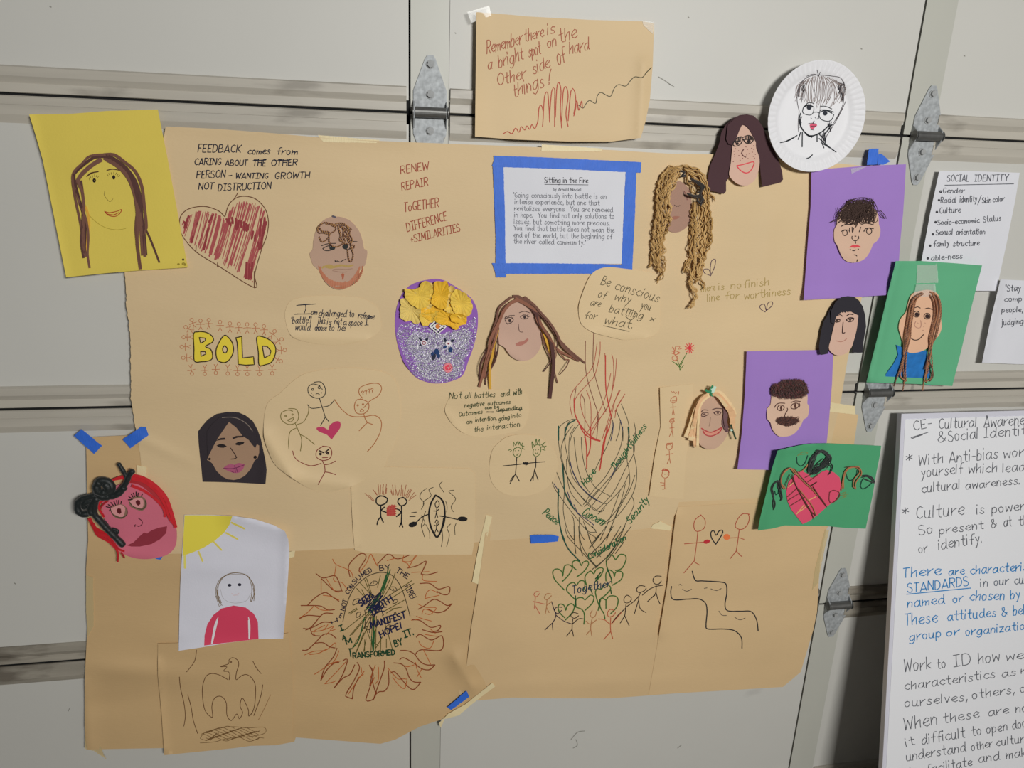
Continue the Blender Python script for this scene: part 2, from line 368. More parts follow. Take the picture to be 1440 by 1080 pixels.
def fuzz(name, parent, surf, poly, n, length, mats, lift=.001, height=.004, ang=None, r=.0005, **k):     # felted hair: many short bent fibres
    o = MB(); x0 = min(p[0] for p in poly); x1 = max(p[0] for p in poly); y0 = min(p[1] for p in poly); y1 = max(p[1] for p in poly); c = 0
    while c < n:
        x, y = R.uniform(x0, x1), R.uniform(y0, y1)
        if not inside(x, y, poly): continue
        c += 1; a = (R.uniform(0, 6.28) if ang is None else math.radians(ang+R.gauss(0, 25))); l = length*R.uniform(.6, 1.2)
        ed = min(1., min(segdist((x, y), poly[i], poly[(i+1) % len(poly)]) for i in range(len(poly)))/5.)
        b = a+R.uniform(-.9, .9); p = [(x-math.cos(a)*l/2, y-math.sin(a)*l/2), (x, y), (x+math.cos(b)*l/2, y+math.sin(b)*l/2)]
        hh = lift+R.random()*height*(.2+.8*ed); P = [surf.P(p[0][0], p[0][1], hh*.6), surf.P(p[1][0], p[1][1], hh), surf.P(p[2][0], p[2][1], hh*.6)]
        v, f = frame_tube(P, [r*.5, r, r*.5], 3, False); o.add(v, f, R.randrange(len(mats)))
    return mk(name, o.v, o.f, mats[0], parent, mats=mats, mi=o.mi, kind='stuff', **k)

# ================================================================== THE SETTING: sectional garage door, floor
mb = MB(); mb.box(-4, 5, -5, 1.0, -.1, 0)
CONC = mat('concrete_floor', C(120,116,110), .8, var=.15, vscale=(2,2,2), bump=.3, bscale=(30,30,30))
mb.build('floor', CONC, kind='structure')
wm = mat('painted_wall', C(170,168,160), .8, var=.03, vscale=(2,2,2))
mb = MB(); mb.box(-4, -2.0, -.02, .12, 0, 3.2); mb.build('wall_left', wm, kind='structure')
mb = MB(); mb.box(3.0, 5, -.02, .12, 0, 3.2); mb.build('wall_right', wm, kind='structure')
mb = MB(); mb.box(-2.0, 3.0, -.02, .12, 4*SEC+.01, 3.2); mb.build('wall_top', wm, kind='structure')
XL, XR, PIT = -1.995, 2.995, 0.968
door = thing('door_1', (0.5, 0, 0), None, None); door['kind'] = 'structure'
door['label'] = 'off-white sectional garage door with grey steel rails and stiles'
SW = .066                                            # stile width
stiles = [-PIT, 0, PIT, 2*PIT]
for k in range(4):                                   # sections from the floor up
    z0, z1 = k*SEC, (k+1)*SEC
    e = part_empty('door_section', (0.5, 0, (z0+z1)/2), door)
    edges = [XL]+[s for s in stiles]+[XR]
    for i in range(len(edges)-1):
        a = edges[i]+(SW+.0008 if i else 0); b = edges[i+1]-(.0035 if i < len(edges)-2 else 0)
        mb = MB(); mb.prism([(a, z0+.02), (b, z0+.02), (b, z1-.02), (a, z1-.02)], -.001, .03); mb.build('panel', DOORP, e)
        # rails: proud lip that slopes back; upper edge and lower edge of the section
        a2, b2 = a+.002, b-.004
        lo = [(0.0, z0+.002), (-.002, z0+.003), (-.002, z0+.0165), (-.0015, z0+.017), (-.0075, z0+.027), (-.0075, z0+.0405), (-.003, z0+.043), (0.0, z0+.043)]
        hi = [(0.0, z1-.046), (-.0008, z1-.045), (-.0062, z1-.0315), (-.0068, z1-.0165), (-.0052, z1-.0155), (-.0058, z1-.004), (-.003, z1-.002), (0.0, z1-.002)]
        for nm, prof in (('rail', lo), ('rail', hi)):
            n = len(prof); v = [(x, y, z) for x in (a2, b2) for y, z in prof]+[]
            f = [(j, j+1, n+j+1, n+j) for j in range(n-1)]+[(n-1, 0, n, 2*n-1), tuple(range(n-1, -1, -1)), tuple(range(n, 2*n))]
            mk(nm, v, f, RAILD if (k == 1 and prof is lo) or (k == 0 and prof is hi) else RAILM, e)
    for s in stiles:
        mb = MB(); mb.box(s, s+SW, -.0022, .03, z0+.0025, z1-.0025); mb.build('stile', STILEM, e)
    mb = MB(); mb.box(XL, XR, .004, .04, z0-.004, z0+.02); mb.build('seal', GAP, e)
mb = MB(); mb.box(XL, XR, .032, .05, 0, 4*SEC); mb.build('backing', GAP, door)
def hinge(x, z, s=1.0):
    h = part_empty('hinge', (x, -.003, z), door)
    def leaf(sg):
        o = [(-.029, .012), (-.029, .036), (-.009, .088), (-.005, .094), (.005, .094), (.009, .088), (.029, .036), (.029, .012), (.026, .004), (-.026, .004)]
        mb = MB(); mb.prism([(x+a*s, z+sg*b*s) for a, b in o], -.0052, -.0028); mb.build('leaf', GALV, h)
        for bz in ((.079, .030)):
            b = MB(); b.cyly(x, z+sg*bz*s, -.0065, -.0052, .0075, 16); b.cyly(x, z+sg*bz*s, -.0115, -.0065, .0058, 6, ph=.3*sg); b.build('bolt', BOLTM, h)
    leaf(1); leaf(-1)
    for sx in (-1, 1):                               # side ears that hold the pin
        mb = MB(); o = [(-.003, -.030), (-.010, -.020), (-.018, -.010), (-.020, 0), (-.018, .010), (-.010, .016), (-.003, .020)]
        xx = x+sx*.0285*s; n = len(o); v = [(xx+q, y, z+zz) for q in (-.0011, .0011) for y, zz in o]
        mb.add(v, [tuple(range(n)), tuple(range(2*n-1, n-1, -1))]+[(j, n+j, n+(j+1) % n, (j+1) % n) for j in range(n)]); mb.build('ear', GALV, h)
        b = MB(); b.cylx(min(xx+sx*.001, xx+sx*.0025), max(xx+sx*.001, xx+sx*.0025), -.015, z, .0098, 20); b.build('pin_head', PINM, h)
    mb = MB(); mb.cylx(x-.027*s, x+.027*s, -.015, z, .0090, 20); mb.build('barrel', PINM, h)
for sx in (0, 1):
    for k in ((3,) if sx == 0 else (3, 2, 1)): hinge(.0335+sx*(PIT+.012), k*SEC+.001)

sDr = Surf(0, (), flat=.0012)
for q, w_ in (('926 108, 936 114, 944 120', 1.2), ('938 116 948 122', .8), ('968 24 969 25', 1.4), ('640 46 641 47', 1.2), ('1356 78 1357 79', 1.3), ('1211 68 1212 69', 1.6), ('70 9 72 10', 1.6), ('803 1040, 812 1030, 822 1028', .9), ('806 1052, 812 1048, 810 1040', .9), ('953 1052 958 1048', .8), ('20 820 22 821', 1.5), ('96 1000 98 996', 1.0), ('1130 1062, 1136 1068, 1132 1074', 1.8), ('1138 1040 1142 1042', 1.2), ('1096 640 1098 642', 1.0)):
    draw('scuff_mark', door, sDr, VS('px', q), ink(150,148,140), w_)
# ================================================================== kraft paper sheets
def kraft_ll():
    s = Surf(0, [((120,960),(126,1050),30,5), ((640,925),(665,965),26,9)])
    o = sheet('kraft_sheet', s, V('px', '121 615, 185 612, 500 640, 702 640, 702 955, 690 966, 668 983, 645 1000, 620 1012, 590 1022, 556 1040, 535 1046, 416 1037, 414 1043, 388 1048, 229 1052, 122 1054, 119 1022, 119 958, 123 880, 121 800, 124 760'), KRAFT_LL, label='lower left brown kraft paper sheet with a drawn ring of flames', cat='paper sheet')
    return o, s
LL, sLL = kraft_ll()
sLR = Surf(.9, [((684,750),(656,938),12,4)])
LR = sheet('kraft_sheet', sLR, V('px', '690 690, 1000 640, 1150 576, 1207 583, 1203 610, 1192 690, 1162 745, 1153 790, 1149 860, 1144 885, 1126 945, 1101 966, 1036 970, 950 975, 860 982, 780 982, 720 981, 672 985, 645 976, 648 964, 660 954, 671 947, 656 938, 663 880, 676 800'), KRAFT_LR, label='lower right brown kraft paper sheet under the swirl of lines', cat='paper sheet')
torn = []
_a = V('px', '176 385, 178 428, 183 470, 184 512, 184 560, 190 600, 197 640')
for q in resample(_a, 3.): torn.append((q[0]+R.uniform(-1.1, 1.1)*(1 if R.random() < .5 else .2), q[1]))
up = V('px', '233 178, 300 181, 380 187, 480 196, 577 200, 680 204, 760 207, 860 211, 940 216, 1010 217, 1100 224, 1180 230, 1242 236, 1228 330, 1212 418, 1192 505, 1183 560, 1165 640, 1120 690, 1060 701, 955 706, 945 739, 860 749, 785 754, 680 761, 590 775, 500 771, 408 775, 300 778, 214 779, 205 730')+torn[::-1]+V('px', '176 330, 200 240, 229 200')
sU = Surf(1.9, [((233,178),(577,200),20,2), ((500,771),(408,775),24,3)])
U = sheet('kraft_sheet', sU, up, KRAFT, label='largest brown kraft paper sheet, torn along its left edge', cat='paper sheet')
sT = Surf(2.6, [((668,30),(668,195),30,6), ((726,196),(895,202),26,6), ((905,90),(900,195),24,7)])
TP = sheet('kraft_sheet', sT, V('px', '670 17, 720 21, 740 23, 830 28, 904 30, 920 33, 918 90, 914 140, 908 170, 901 194, 860 199, 800 199, 720 196, 668 192'), KRAFT, label='separate brown sheet above the others about a bright spot', cat='paper sheet')

DK = ink(28,30,48); RED = ink(150,62,45); BLK = ink(32,30,30)
# ---- writing on the largest sheet
draw('lettering', U, sU, texts('Z', [('FEEDBACK','163 116 460 120',50),('comes','508 132 662 130',42),('from','708 133 853 135',44),('CARING','140 206 325 204',42),('ABOUT','352 211 505 208',36),('THE','545 213 632 213',42),('OTHER','670 212 850 208',40),
  ('PERSON','155 298 352 292',48),('-','376 300 402 297',50),('WANTING','425 300 650 300',36),('GROWTH','695 303 935 298',42),('NOT','168 375 272 374',42),('DISTRUCTION','303 385 668 370',44)], slant=.15)+VS('Z','545 176 632 172; 690 178 800 172'), DK, 1.35)
draw('lettering', U, sU, texts('t10', [('RENEW','815 978 975 952',42),('REPAIR','822 1072 970 1042',42)])+texts('t11', [('ToGETHER','835 112 1030 84',48),('DIFFERENCE','852 224 1078 158',46),('+SIMILARITIES','872 286 1150 220',40)]), ink(160,72,50), 1.2)
# heart
HT = V('Z','348 562, 300 520, 205 492, 100 510, 45 560, 38 630, 60 700, 150 805, 300 900, 553 1052, 556 960, 600 800, 640 690, 650 590, 625 505, 560 440, 480 422, 420 438, 375 485, 352 560')
hs = []
hp = smooth(HT, True, 4.)
for i in range(70):                                  # marker shading inside the heart
    x = 222+i*2.15; ang = math.radians(105+R.uniform(-4, 4)); dx, dy = math.cos(ang), math.sin(ang)
    ts = [t for t in range(-40, 200, 2) if inside(x+dx*t+28, 278+dy*t, hp) and inside(x+dx*t+25, 274+dy*t, hp) and inside(x+dx*t+31, 284+dy*t, hp)]
    if len(ts) > 3:
        a, b = ts[0]+R.randint(2, 6), ts[-1]-R.randint(1, 8)
        if b > a: hs.append(([(x+dx*a+28, 278+dy*a), (x+dx*(a+b)/2+28.6, 278+dy*(a+b)/2), (x+dx*b+28, 278+dy*b)], R.choice((.9, 1.1, 1.3, 1.7, 2.6))))
o = MB()
for p, ww in hs: ribbon(sU, smooth(p, False, 3.), ww, .0003, out=o)
mk('heart_shading', o.v, o.f, ink(176,84,84), U)
o = MB()
for p in VS('Z', '360 580 378 612; 378 578 390 625; 400 570 405 610; 425 575 430 650; 445 590 440 640; 462 595 465 635; 480 600 485 660; 498 610 500 662; 512 620 510 655; 545 665 535 715; 560 690 555 730; 600 580 590 700; 625 570 600 780; 635 600 590 790; 580 740 585 790; 500 880 495 990; 520 890 515 995; 540 880 530 985; 70 600 85 640; 100 560 70 640; 130 700 120 740; 205 790 235 640; 240 600 270 550'):
    ribbon(sU, resample(p, 3.), 3.0, .00045, out=o)
mk('heart_shading', o.v, o.f, ink(150,58,62), U)
draw('heart_outline', U, sU, [HT+[HT[0]], V('Z','415 438 440 398'), V('Z','150 800 152 760'), V('Z','298 910 300 880'), V('Z','553 1055 553 940')], ink(105,62,38), 1.2, lift=.0005)
# BOLD
B_ = V('W','200 265, 250 240, 320 238, 400 265, 450 320, 440 370, 350 425, 410 455, 438 510, 435 580, 380 610, 300 618, 212 610, 205 450')
O_ = V('W','590 285, 530 360, 485 470, 495 580, 540 622, 610 625, 670 570, 705 480, 690 380, 640 310')
L_ = V('W','735 315, 810 298, 815 440, 820 570, 960 555, 968 655, 860 662, 765 650, 760 500, 752 380')
D_ = V('W','1000 310, 1080 305, 1180 355, 1235 430, 1235 520, 1190 620, 1110 655, 1030 660, 1020 500')
YEL = ink(218,196,62)
for q, smt in ((B_, True), (O_, True), (L_, False), (D_, True)): blob('letter_fill', U, sU, q, YEL, sm=smt)
holes = [(V('W','272 312, 345 320, 350 350, 290 385'), False), (V('W','290 488, 345 490, 355 520, 295 550'), False), (V('W','595 415, 568 450, 575 495, 600 510, 625 480, 620 440'), True), (V('W','1070 420, 1130 425, 1180 480, 1165 535, 1095 570'), False)]
for q, smt in holes: blob('letter_counter', U, sU, q, KRAFT2, lift=.0005, sm=smt)
ol = [smooth(B_, True, 2.), smooth(O_, True, 2.), L_, smooth(D_, True, 2.)]+[h if not s else smooth(h, True, 2.) for h, s in holes]
draw('lettering', U, sU, [q+[q[0]] for q in ol], ink(58,44,26), 1.5, sharp=True, lift=.0007)
def stick(view, x, y, s, a=0, arms=1.0, head=.9):           # little figure: head at x,y; body along angle a (0 = hangs down)
    ox, oy, k = VW[view]; c, sn = math.cos(math.radians(a)), math.sin(math.radians(a))
    def tr(p): return [(ox+(x+(u*c-v*sn)*s)/k, oy+(y+(u*sn+v*c)*s)/k) for u, v in p]
    return [tr(circ(0, 0, head, head*1.05, n=8)), tr([(0, 1), (.05, 2.9)]), tr([(-1.5*arms, 1.9), (0, 1.7), (1.5*arms, 1.8)]), tr([(.05, 2.9), (-.9, 4.6)]), tr([(.05, 2.9), (.9, 4.4)])]
st = []
for x, y, a in ((175,90,-20),(288,100,0),(392,92,0),(535,115,0),(660,135,0),(772,142,0),(878,145,0),(985,148,0),(1090,170,0),(1225,232,35),(1315,335,62),(1355,470,88),(1305,612,120),(1195,765,180),(1035,775,180),(880,775,180),(755,775,180),(632,768,180),(482,760,180),(342,772,180),(180,768,170),(70,568,270),(50,430,270),(75,308,270),(100,180,300)):
    st += stick('W', x, y, 25, a, 1.3)
draw('stick_figures', U, sU, st, ink(188,112,74), .75)
# pale olive line and little hearts
draw('lettering', U, sU, texts('px', [('There','985 411 1006 408',9),('is','1011 408 1019 407',9),('no','1028 406 1043 405',9),('finish','1046 405 1082 401',10),('line','995 424 1012 422',10),('for','1020 421 1040 420',10),('worthiness','1047 421 1112 414',10)]), ink(176,152,92), .95)
draw('small_heart', U, sU, VS('F', '510 822, 470 805, 465 780, 500 780, 512 815, 510 770, 520 720, 545 710, 540 760, 512 825')+VS('t21','1425 675, 1400 660, 1395 640, 1420 632, 1430 665, 1440 625, 1465 618, 1462 640, 1425 672'), ink(70,40,70), .9)
# flowers
fl = []
for i in range(11):
    a = i*math.pi*2/11; fl.append(V('t21', [1000, 878, 1000+math.cos(a)*27, 878+math.sin(a)*30]))
draw('flower_drawing', U, sU, fl, ink(205,50,60), 1.1)
draw('flower_drawing', U, sU, VS('t21', '900 880, 905 870, 915 900, 900 895; 920 870 915 905; 925 868, 945 870, 935 885, 955 880; 925 895, 945 905, 930 912; 895 905, 925 915, 940 900; 900 930, 920 920, 935 935, 915 948, 900 938; 905 895, 930 940, 925 950'), ink(200,100,70), .8)
draw('flower_stems', U, sU, VS('t21', '985 905 942 975; 930 945 942 975; 942 975 945 1005; 925 965 945 990; 965 975 945 1000; 900 950 940 980; 960 955 945 985; 970 930 960 950'), ink(80,120,50), .9)

# ---- swirl with words
sw_r = VS('U1', '500 140, 495 260, 450 450, 380 540, 290 640, 255 720, 265 830, 330 950, 420 1040, 500 1078; 610 260, 625 330, 625 500, 585 720, 480 900, 410 1060; 655 300, 640 480, 600 660, 560 780, 470 900, 405 1000; 545 250, 550 420, 555 600, 600 830, 585 960, 540 1070; 690 600, 630 720, 580 870, 520 1060; 735 635, 660 760, 640 860; 330 620, 310 700, 340 840, 400 960; 470 160, 430 370, 330 500, 240 610, 212 720, 235 850; 600 440, 570 580, 520 740, 400 960, 350 1050; 370 600, 410 740, 410 1000, 400 1070; 680 600, 640 700, 600 860, 540 1000; 720 660, 640 800')
draw('swirl_lines', LR, sU, sw_r, ink(180,84,66), .85)
draw('swirl_lines', LR, sU, VS('U1','252 680, 260 820, 310 930, 380 1010, 440 1060, 500 1078')+VS('U2','310 0, 350 65, 420 115, 498 138; 350 60, 370 200, 372 400; 410 0, 405 200, 370 300; 570 0, 540 160, 500 380, 490 420; 590 0, 530 160, 500 400')+VS('U1', '550 270, 553 560, 580 740, 605 850'), ink(196,66,56), 1.5, lift=.00045)
sw_b = VS('U1', '360 130, 360 370, 385 520, 440 700, 480 830, 475 960, 465 1075; 438 50, 432 360, 455 480, 520 700, 555 800; 318 640, 350 700, 355 900, 350 1000; 470 820, 480 920; 270 580, 255 680')
draw('swirl_lines', LR, sU, sw_b, ink(126,66,52), .9)
sw_g = VS('U1', '200 885, 130 930, 100 990, 105 1080; 260 885, 190 930, 165 1000, 165 1080; 300 920, 240 1000, 215 1080; 240 930, 190 1000, 150 1080; 650 785, 690 890, 715 980, 715 1080; 700 730, 760 880, 775 980, 770 1080; 820 900, 835 980, 830 1080; 600 850, 625 930, 600 1080; 290 880, 220 880, 170 960; 690 900, 680 990, 650 1080')
sw_g += VS('U2', '105 0, 105 150, 140 350, 220 530, 330 680, 440 790, 520 800; 165 0, 165 150, 205 350, 240 480, 320 580, 430 680, 540 730, 570 730; 260 0, 210 100, 205 300, 240 420, 330 590, 440 690; 190 50, 150 130, 130 260, 200 500, 300 640, 400 740, 500 810, 545 770; 620 0, 570 170, 480 350, 440 440; 715 0, 690 200, 560 460, 440 600, 340 740; 770 100, 755 250, 690 370, 560 520, 440 660, 350 760; 820 140, 820 250, 740 400, 640 600, 560 700, 470 790; 825 60, 815 220, 845 400, 835 560, 770 710, 640 870, 520 930; 770 60, 755 300, 775 420, 775 560, 700 720, 600 860, 500 940; 85 430, 140 560, 240 760, 340 880, 460 985; 40 515, 70 590, 160 720, 260 850, 380 990, 460 1000; 150 350, 160 600, 150 800, 190 980, 250 1075; 690 600, 600 850, 500 1080; 830 460, 780 600, 690 760, 590 980; 800 660, 820 740, 760 880, 700 1000, 640 1075; 740 540, 700 700, 640 860, 560 1080; 250 100, 280 350, 330 520, 410 640; 320 100, 330 260, 370 430, 440 560, 520 620, 610 665; 230 840, 250 900, 255 1075; 300 860, 310 1000, 350 1075; 340 900, 380 1000, 400 1075; 700 320, 560 560, 430 740, 400 760; 770 450, 700 590, 540 760, 480 830; 480 600 390 700; 180 310, 190 500, 230 640, 330 760')
sw_g += VS('U3', '300 0, 330 100, 440 220, 560 350, 600 390; 385 0, 390 120, 405 260; 440 0, 450 150, 520 290, 600 380; 430 0, 445 180, 470 280; 500 10, 560 180, 640 290; 560 0 600 60; 690 0, 600 130, 530 210; 760 0, 660 150, 540 270; 830 0, 720 180, 600 300; 870 0, 800 150, 700 290, 590 400; 930 0, 830 140, 760 250, 690 340; 620 100 560 160; 800 160, 740 250, 650 340, 560 410; 860 150 780 260; 490 0, 520 60, 600 110; 650 60 590 120')
draw('swirl_lines', LR, sU, sw_g, ink(68,68,52), .85)
draw('swirl_lines', LR, sU, VS('U2', '215 330, 240 430, 310 560, 400 650, 500 715; 190 620, 260 790, 400 900, 440 935; 250 740 290 830; 700 300 600 480; 60 540 110 620')+VS('U1','620 900, 620 980, 600 1075; 690 880, 715 980'), ink(50,56,92), 1.1, lift=.0004)
draw('swirl_lines', LR, sU, VS('U2', '140 350, 155 520, 165 620, 215 730, 260 790; 105 590, 100 800, 125 970, 160 1075')+VS('U3','255 0, 275 90, 330 210, 400 290, 440 330')+VS('U1','105 940, 105 1075; 260 885, 200 920, 170 990, 165 1060; 765 950, 775 1050'), ink(36,82,66), 1.7, lift=.0005)
GRN = ink(44,104,62)
draw('lettering', LR, sU, texts('U2', [('Hope','355 570 462 432',58),('Thoughtfulness','640 415 945 2',55),('Concern','318 838 520 940',80),('Security','788 925 965 705',62)], slant=.3, jit=.6)+texts('t22', [('Peace','172 730 248 792',40)])+texts('U3', [('Consideration','530 318 885 128',52)], slant=.3), GRN, 1.3, lift=.0006)
draw('lettering', LR, sLR, texts('U3', [('Together','375 642 735 572',68)], slant=.2), ink(40,62,80), 1.3, lift=.0006)
hr = VS('U3', '275 525, 330 470, 370 400, 345 368, 300 375, 285 430, 280 475, 270 430, 225 405, 185 430, 200 500, 250 560, 295 605; 415 480, 480 430, 525 360, 510 330, 470 345, 455 375, 435 335, 395 325, 370 350, 380 390, 410 415; 780 420, 840 400, 880 320, 870 275, 820 270, 780 320, 770 300, 740 270, 700 300, 695 370, 720 440, 740 500, 745 540; 590 525, 640 470, 665 405, 630 395, 590 420, 575 455, 545 425, 500 460, 490 500, 505 560; 400 700, 340 640, 315 600, 340 550, 385 535, 410 560, 440 520, 480 520, 490 560, 475 610; 490 800, 560 730, 575 670, 540 655, 490 700, 470 680, 430 680, 405 700, 405 750; 405 690, 400 760, 460 790, 485 840, 480 930; 630 700, 700 640, 735 590, 715 560, 680 560, 640 600, 610 590, 590 620, 600 680, 630 770; 735 830, 790 770, 805 700, 780 665, 720 665, 690 700, 650 680, 630 720, 640 780, 670 830, 680 880; 305 890, 370 820, 390 760, 360 735, 320 760, 310 800, 290 750, 250 740, 235 770, 250 820, 300 870; 750 560, 830 510, 850 450, 820 425, 780 440, 770 480, 760 440, 720 415, 690 450, 690 520; 690 700 690 780; 615 800 640 690')
draw('heart_drawings', LR, sLR, hr, ink(66,108,48), 1.6, lift=.0004)
draw('heart_drawings', LR, sLR, VS('U3','400 660, 405 770; 630 700, 625 780; 735 600, 740 640; 590 525, 620 480; 530 560, 560 640; 700 400, 740 500; 640 440 590 500'), ink(34,84,44), 1.5, lift=.0005)
fg = {(196,110,84): '60 625, 30 620, 5 650, 30 670, 60 640; 20 670, 15 740, 10 780; 15 750 60 830; 0 715 110 740', (182,126,84): '170 645, 130 640, 105 680, 130 700, 172 660; 130 700, 125 770, 115 830; 125 770 150 820; 130 750 175 715; 560 800, 540 840, 560 870, 590 850, 600 810; 560 870, 545 960, 555 1040; 500 900, 540 930, 600 890; 545 980 505 1030',
 (40,30,52): '270 770, 220 770, 200 800, 230 830, 268 800; 195 790, 215 840, 200 890, 180 920; 180 920 110 985; 180 920 185 985; 175 720, 190 770, 200 800; 215 845, 290 900, 370 930', (52,38,34): '425 830, 380 820, 355 850, 390 875, 430 850; 375 880, 370 930, 368 980; 368 980 315 1045; 368 980 382 1045; 370 930, 430 880, 475 880; 930 680, 890 655, 860 690, 870 725, 910 725, 935 690; 880 740, 875 800, 868 850; 868 850 825 920; 868 850 910 945; 875 780, 800 850, 750 915; 885 765, 960 710, 1000 665; 1060 570, 1010 565, 980 600, 1000 630, 1050 615, 1072 590; 1015 635, 1000 680, 1005 750; 1000 700 960 830; 1005 750, 1020 790, 1070 820; 1035 655, 1100 600, 1165 570',
 (190,92,60): '770 800, 730 790, 705 820, 715 860, 760 850, 780 820; 735 870, 732 940, 735 1000; 735 1000 670 1075; 735 1000 755 1070; 620 880, 680 890, 732 930, 775 890, 835 820', (36,28,30): '1215 475, 1160 475, 1135 510, 1150 545, 1190 550, 1215 520; 1165 555, 1165 620, 1150 660; 1150 655 1085 715; 1165 630, 1185 700, 1205 740; 1165 570 1230 560'}
for c_, q in fg.items(): draw('stick_figures', LR, sLR, VS('U3', q), ink(*c_), 1.1, lift=.0005)

# ---- ring of flames on the lower left sheet
fr1 = VS('Q1', '310 285, 400 340, 540 310, 590 370, 640 510; 380 350, 450 420, 540 500, 620 505; 200 690, 300 590, 420 525, 490 560, 600 635; 120 690, 300 690, 380 700, 460 745, 545 740; 105 852, 200 815, 360 825; 150 980, 240 970, 370 820, 430 785, 520 790; 180 1000, 300 950, 400 900, 500 905; 740 325, 725 180, 850 45, 920 35, 940 90, 860 220, 860 260')
fr1 += VS('Q3', '140 355, 200 350, 300 260, 400 160, 490 150, 565 205; 300 265, 400 260, 480 310, 550 325; 575 330, 530 440, 420 580, 370 740; 370 740, 450 600, 540 520, 600 510; 540 830, 640 680, 705 500, 690 465, 650 490; 540 830, 650 710, 740 660, 800 540; 830 510, 860 580, 800 720, 690 910, 700 945, 770 970; 770 970, 790 830, 850 700; 985 545, 1030 640, 1020 740, 940 980, 960 1000, 1040 970, 1075 880; 240 90, 270 160, 360 175')
fr1 += VS('Q2', '100 160, 220 40, 270 50, 330 95, 400 90, 500 50; 480 215, 600 185, 715 130, 650 290; 650 290, 730 300, 860 265; 635 410, 760 410, 870 480, 1005 450, 1000 540, 930 550, 850 510; 615 735, 680 700, 800 615, 880 630, 980 690, 1040 665; 1040 665, 960 750, 850 780, 740 735; 540 870, 640 880, 770 965, 895 940, 870 1000, 800 1020; 665 995, 800 1030, 915 1020')
fr1 += VS('Q4', '590 190, 640 155, 780 225, 915 175, 905 350, 650 350, 575 410; 385 360, 470 360, 560 400, 640 500, 720 540, 825 540; 825 540, 760 600, 660 590, 560 520, 430 450, 380 475; 305 515, 400 530, 460 590, 500 700, 560 755, 645 760; 645 760, 560 850, 480 810, 350 660, 300 625, 265 645; 185 490, 180 590, 100 820, 45 985; 235 610, 240 780, 190 870, 120 880, 70 920; 0 560, 35 620, 0 800; 30 740, 70 880')
draw('flame_outlines', LL, sLL, fr1, ink(140,66,34), 1.35, lift=.0004)
fr2 = VS('Q1', '520 100, 565 170, 740 250, 780 340; 565 170, 545 300, 530 360, 560 390; 375 350, 375 530; 560 390, 640 400, 700 480; 400 560, 500 575, 600 620; 300 700, 380 745, 470 750; 100 850, 200 780, 280 700; 860 270, 950 150, 1005 40, 1080 180; 440 350, 540 500, 600 520; 260 1020, 400 1000, 460 930; 290 1060, 290 1010, 420 940; 500 1010 555 990')
fr2 += VS('Q3', '165 415, 280 370, 440 350, 550 260, 560 310; 230 410, 350 390, 440 340; 290 660, 400 590, 500 520, 630 490; 420 780, 520 760, 560 740; 430 770, 560 640, 690 500; 600 360, 560 460, 470 580; 720 910, 820 760, 920 620; 850 700, 910 660; 530 60, 440 160; 290 120, 400 100, 530 50; 1060 540, 1040 600, 1000 700; 880 570 890 640')
fr2 += VS('Q2', '20 40, 95 190, 100 160; 220 120, 320 90; 420 130, 520 130, 600 50; 500 200, 580 50; 430 60, 420 130, 480 160, 500 210; 530 270, 640 265, 750 260; 670 300, 680 370, 850 385; 700 600, 720 530, 770 490, 860 530; 700 600, 880 560; 610 670, 700 710, 840 720, 770 800, 700 790; 660 800, 690 735, 800 770; 590 825, 680 860, 780 885; 525 875, 640 860; 760 980, 830 1040')
fr2 += VS('Q4', '620 240, 660 300, 760 330, 810 240; 680 350, 720 430, 770 530; 700 155 850 180; 580 510, 600 600, 650 700; 600 690, 660 590; 440 720, 470 720, 460 780, 440 840, 380 810, 290 700; 110 570, 110 720, 70 780; 230 580, 280 640, 360 720, 440 715; 440 550, 480 565, 560 540; 0 820, 60 700')
draw('flame_outlines', LL, sLL, fr2, ink(188,98,48), 1.0, lift=.0004)
draw('sun_rays', LL, sLL, VS('Q5', '380 180, 440 330; 400 170, 450 320; 330 210, 450 340; 540 140, 510 260; 640 170, 560 350; 690 110, 640 250, 545 400; 860 190, 540 400; 880 220, 560 430; 780 390, 580 500; 690 470, 600 520; 760 460, 640 480; 800 490, 740 510; 300 270, 380 360; 350 280, 380 340; 220 520, 300 470; 230 530, 310 480; 420 500, 180 690; 430 510, 230 750; 440 520, 250 740; 450 530, 260 870; 460 540, 290 930; 370 720, 300 900; 395 780, 370 910; 380 790 380 900; 460 560, 445 900; 480 560, 465 900; 500 550, 490 900; 520 600, 470 790, 520 850; 545 760 540 920; 600 780 600 870; 640 620, 590 560; 560 540, 620 740, 665 900; 440 330, 500 460; 560 760, 490 880; 400 690, 440 800'), ink(90,84,32), 1.0, lift=.0004)
draw('sun_rays', LL, sLL, VS('Q5', '620 60, 590 200, 530 340, 440 520; 600 130, 560 250, 520 350; 640 80 560 320; 470 560, 465 900; 450 760 465 900; 480 700 470 900; 390 490, 480 410, 520 330; 430 470, 520 390; 380 560, 320 790, 260 870; 480 380 420 520'), ink(40,92,48), 1.5, lift=.0005)
draw('eyes_drawing', LL, sLL, VS('Q5', '160 605, 200 430, 260 290, 350 190, 450 130, 560 108, 660 140, 740 240, 800 400, 840 550; 430 235, 470 195, 510 205, 490 235, 430 240; 625 260, 680 255, 710 290, 670 295, 635 270; 260 435, 270 390, 325 375, 320 410, 265 440; 665 420, 680 385, 715 390, 700 415, 665 425; 295 560, 300 520, 340 510, 330 550, 300 565; 375 670, 420 650, 445 670, 420 690, 380 675; 590 670, 620 640, 655 650, 620 680; 670 550, 690 505, 705 545; 470 215 472 218; 670 275 673 277; 292 400 296 402; 380 490, 390 560, 380 680; 400 620, 440 560, 430 720'), ink(56,48,34), 1.0, lift=.0005)
BB = ink(30,32,70)
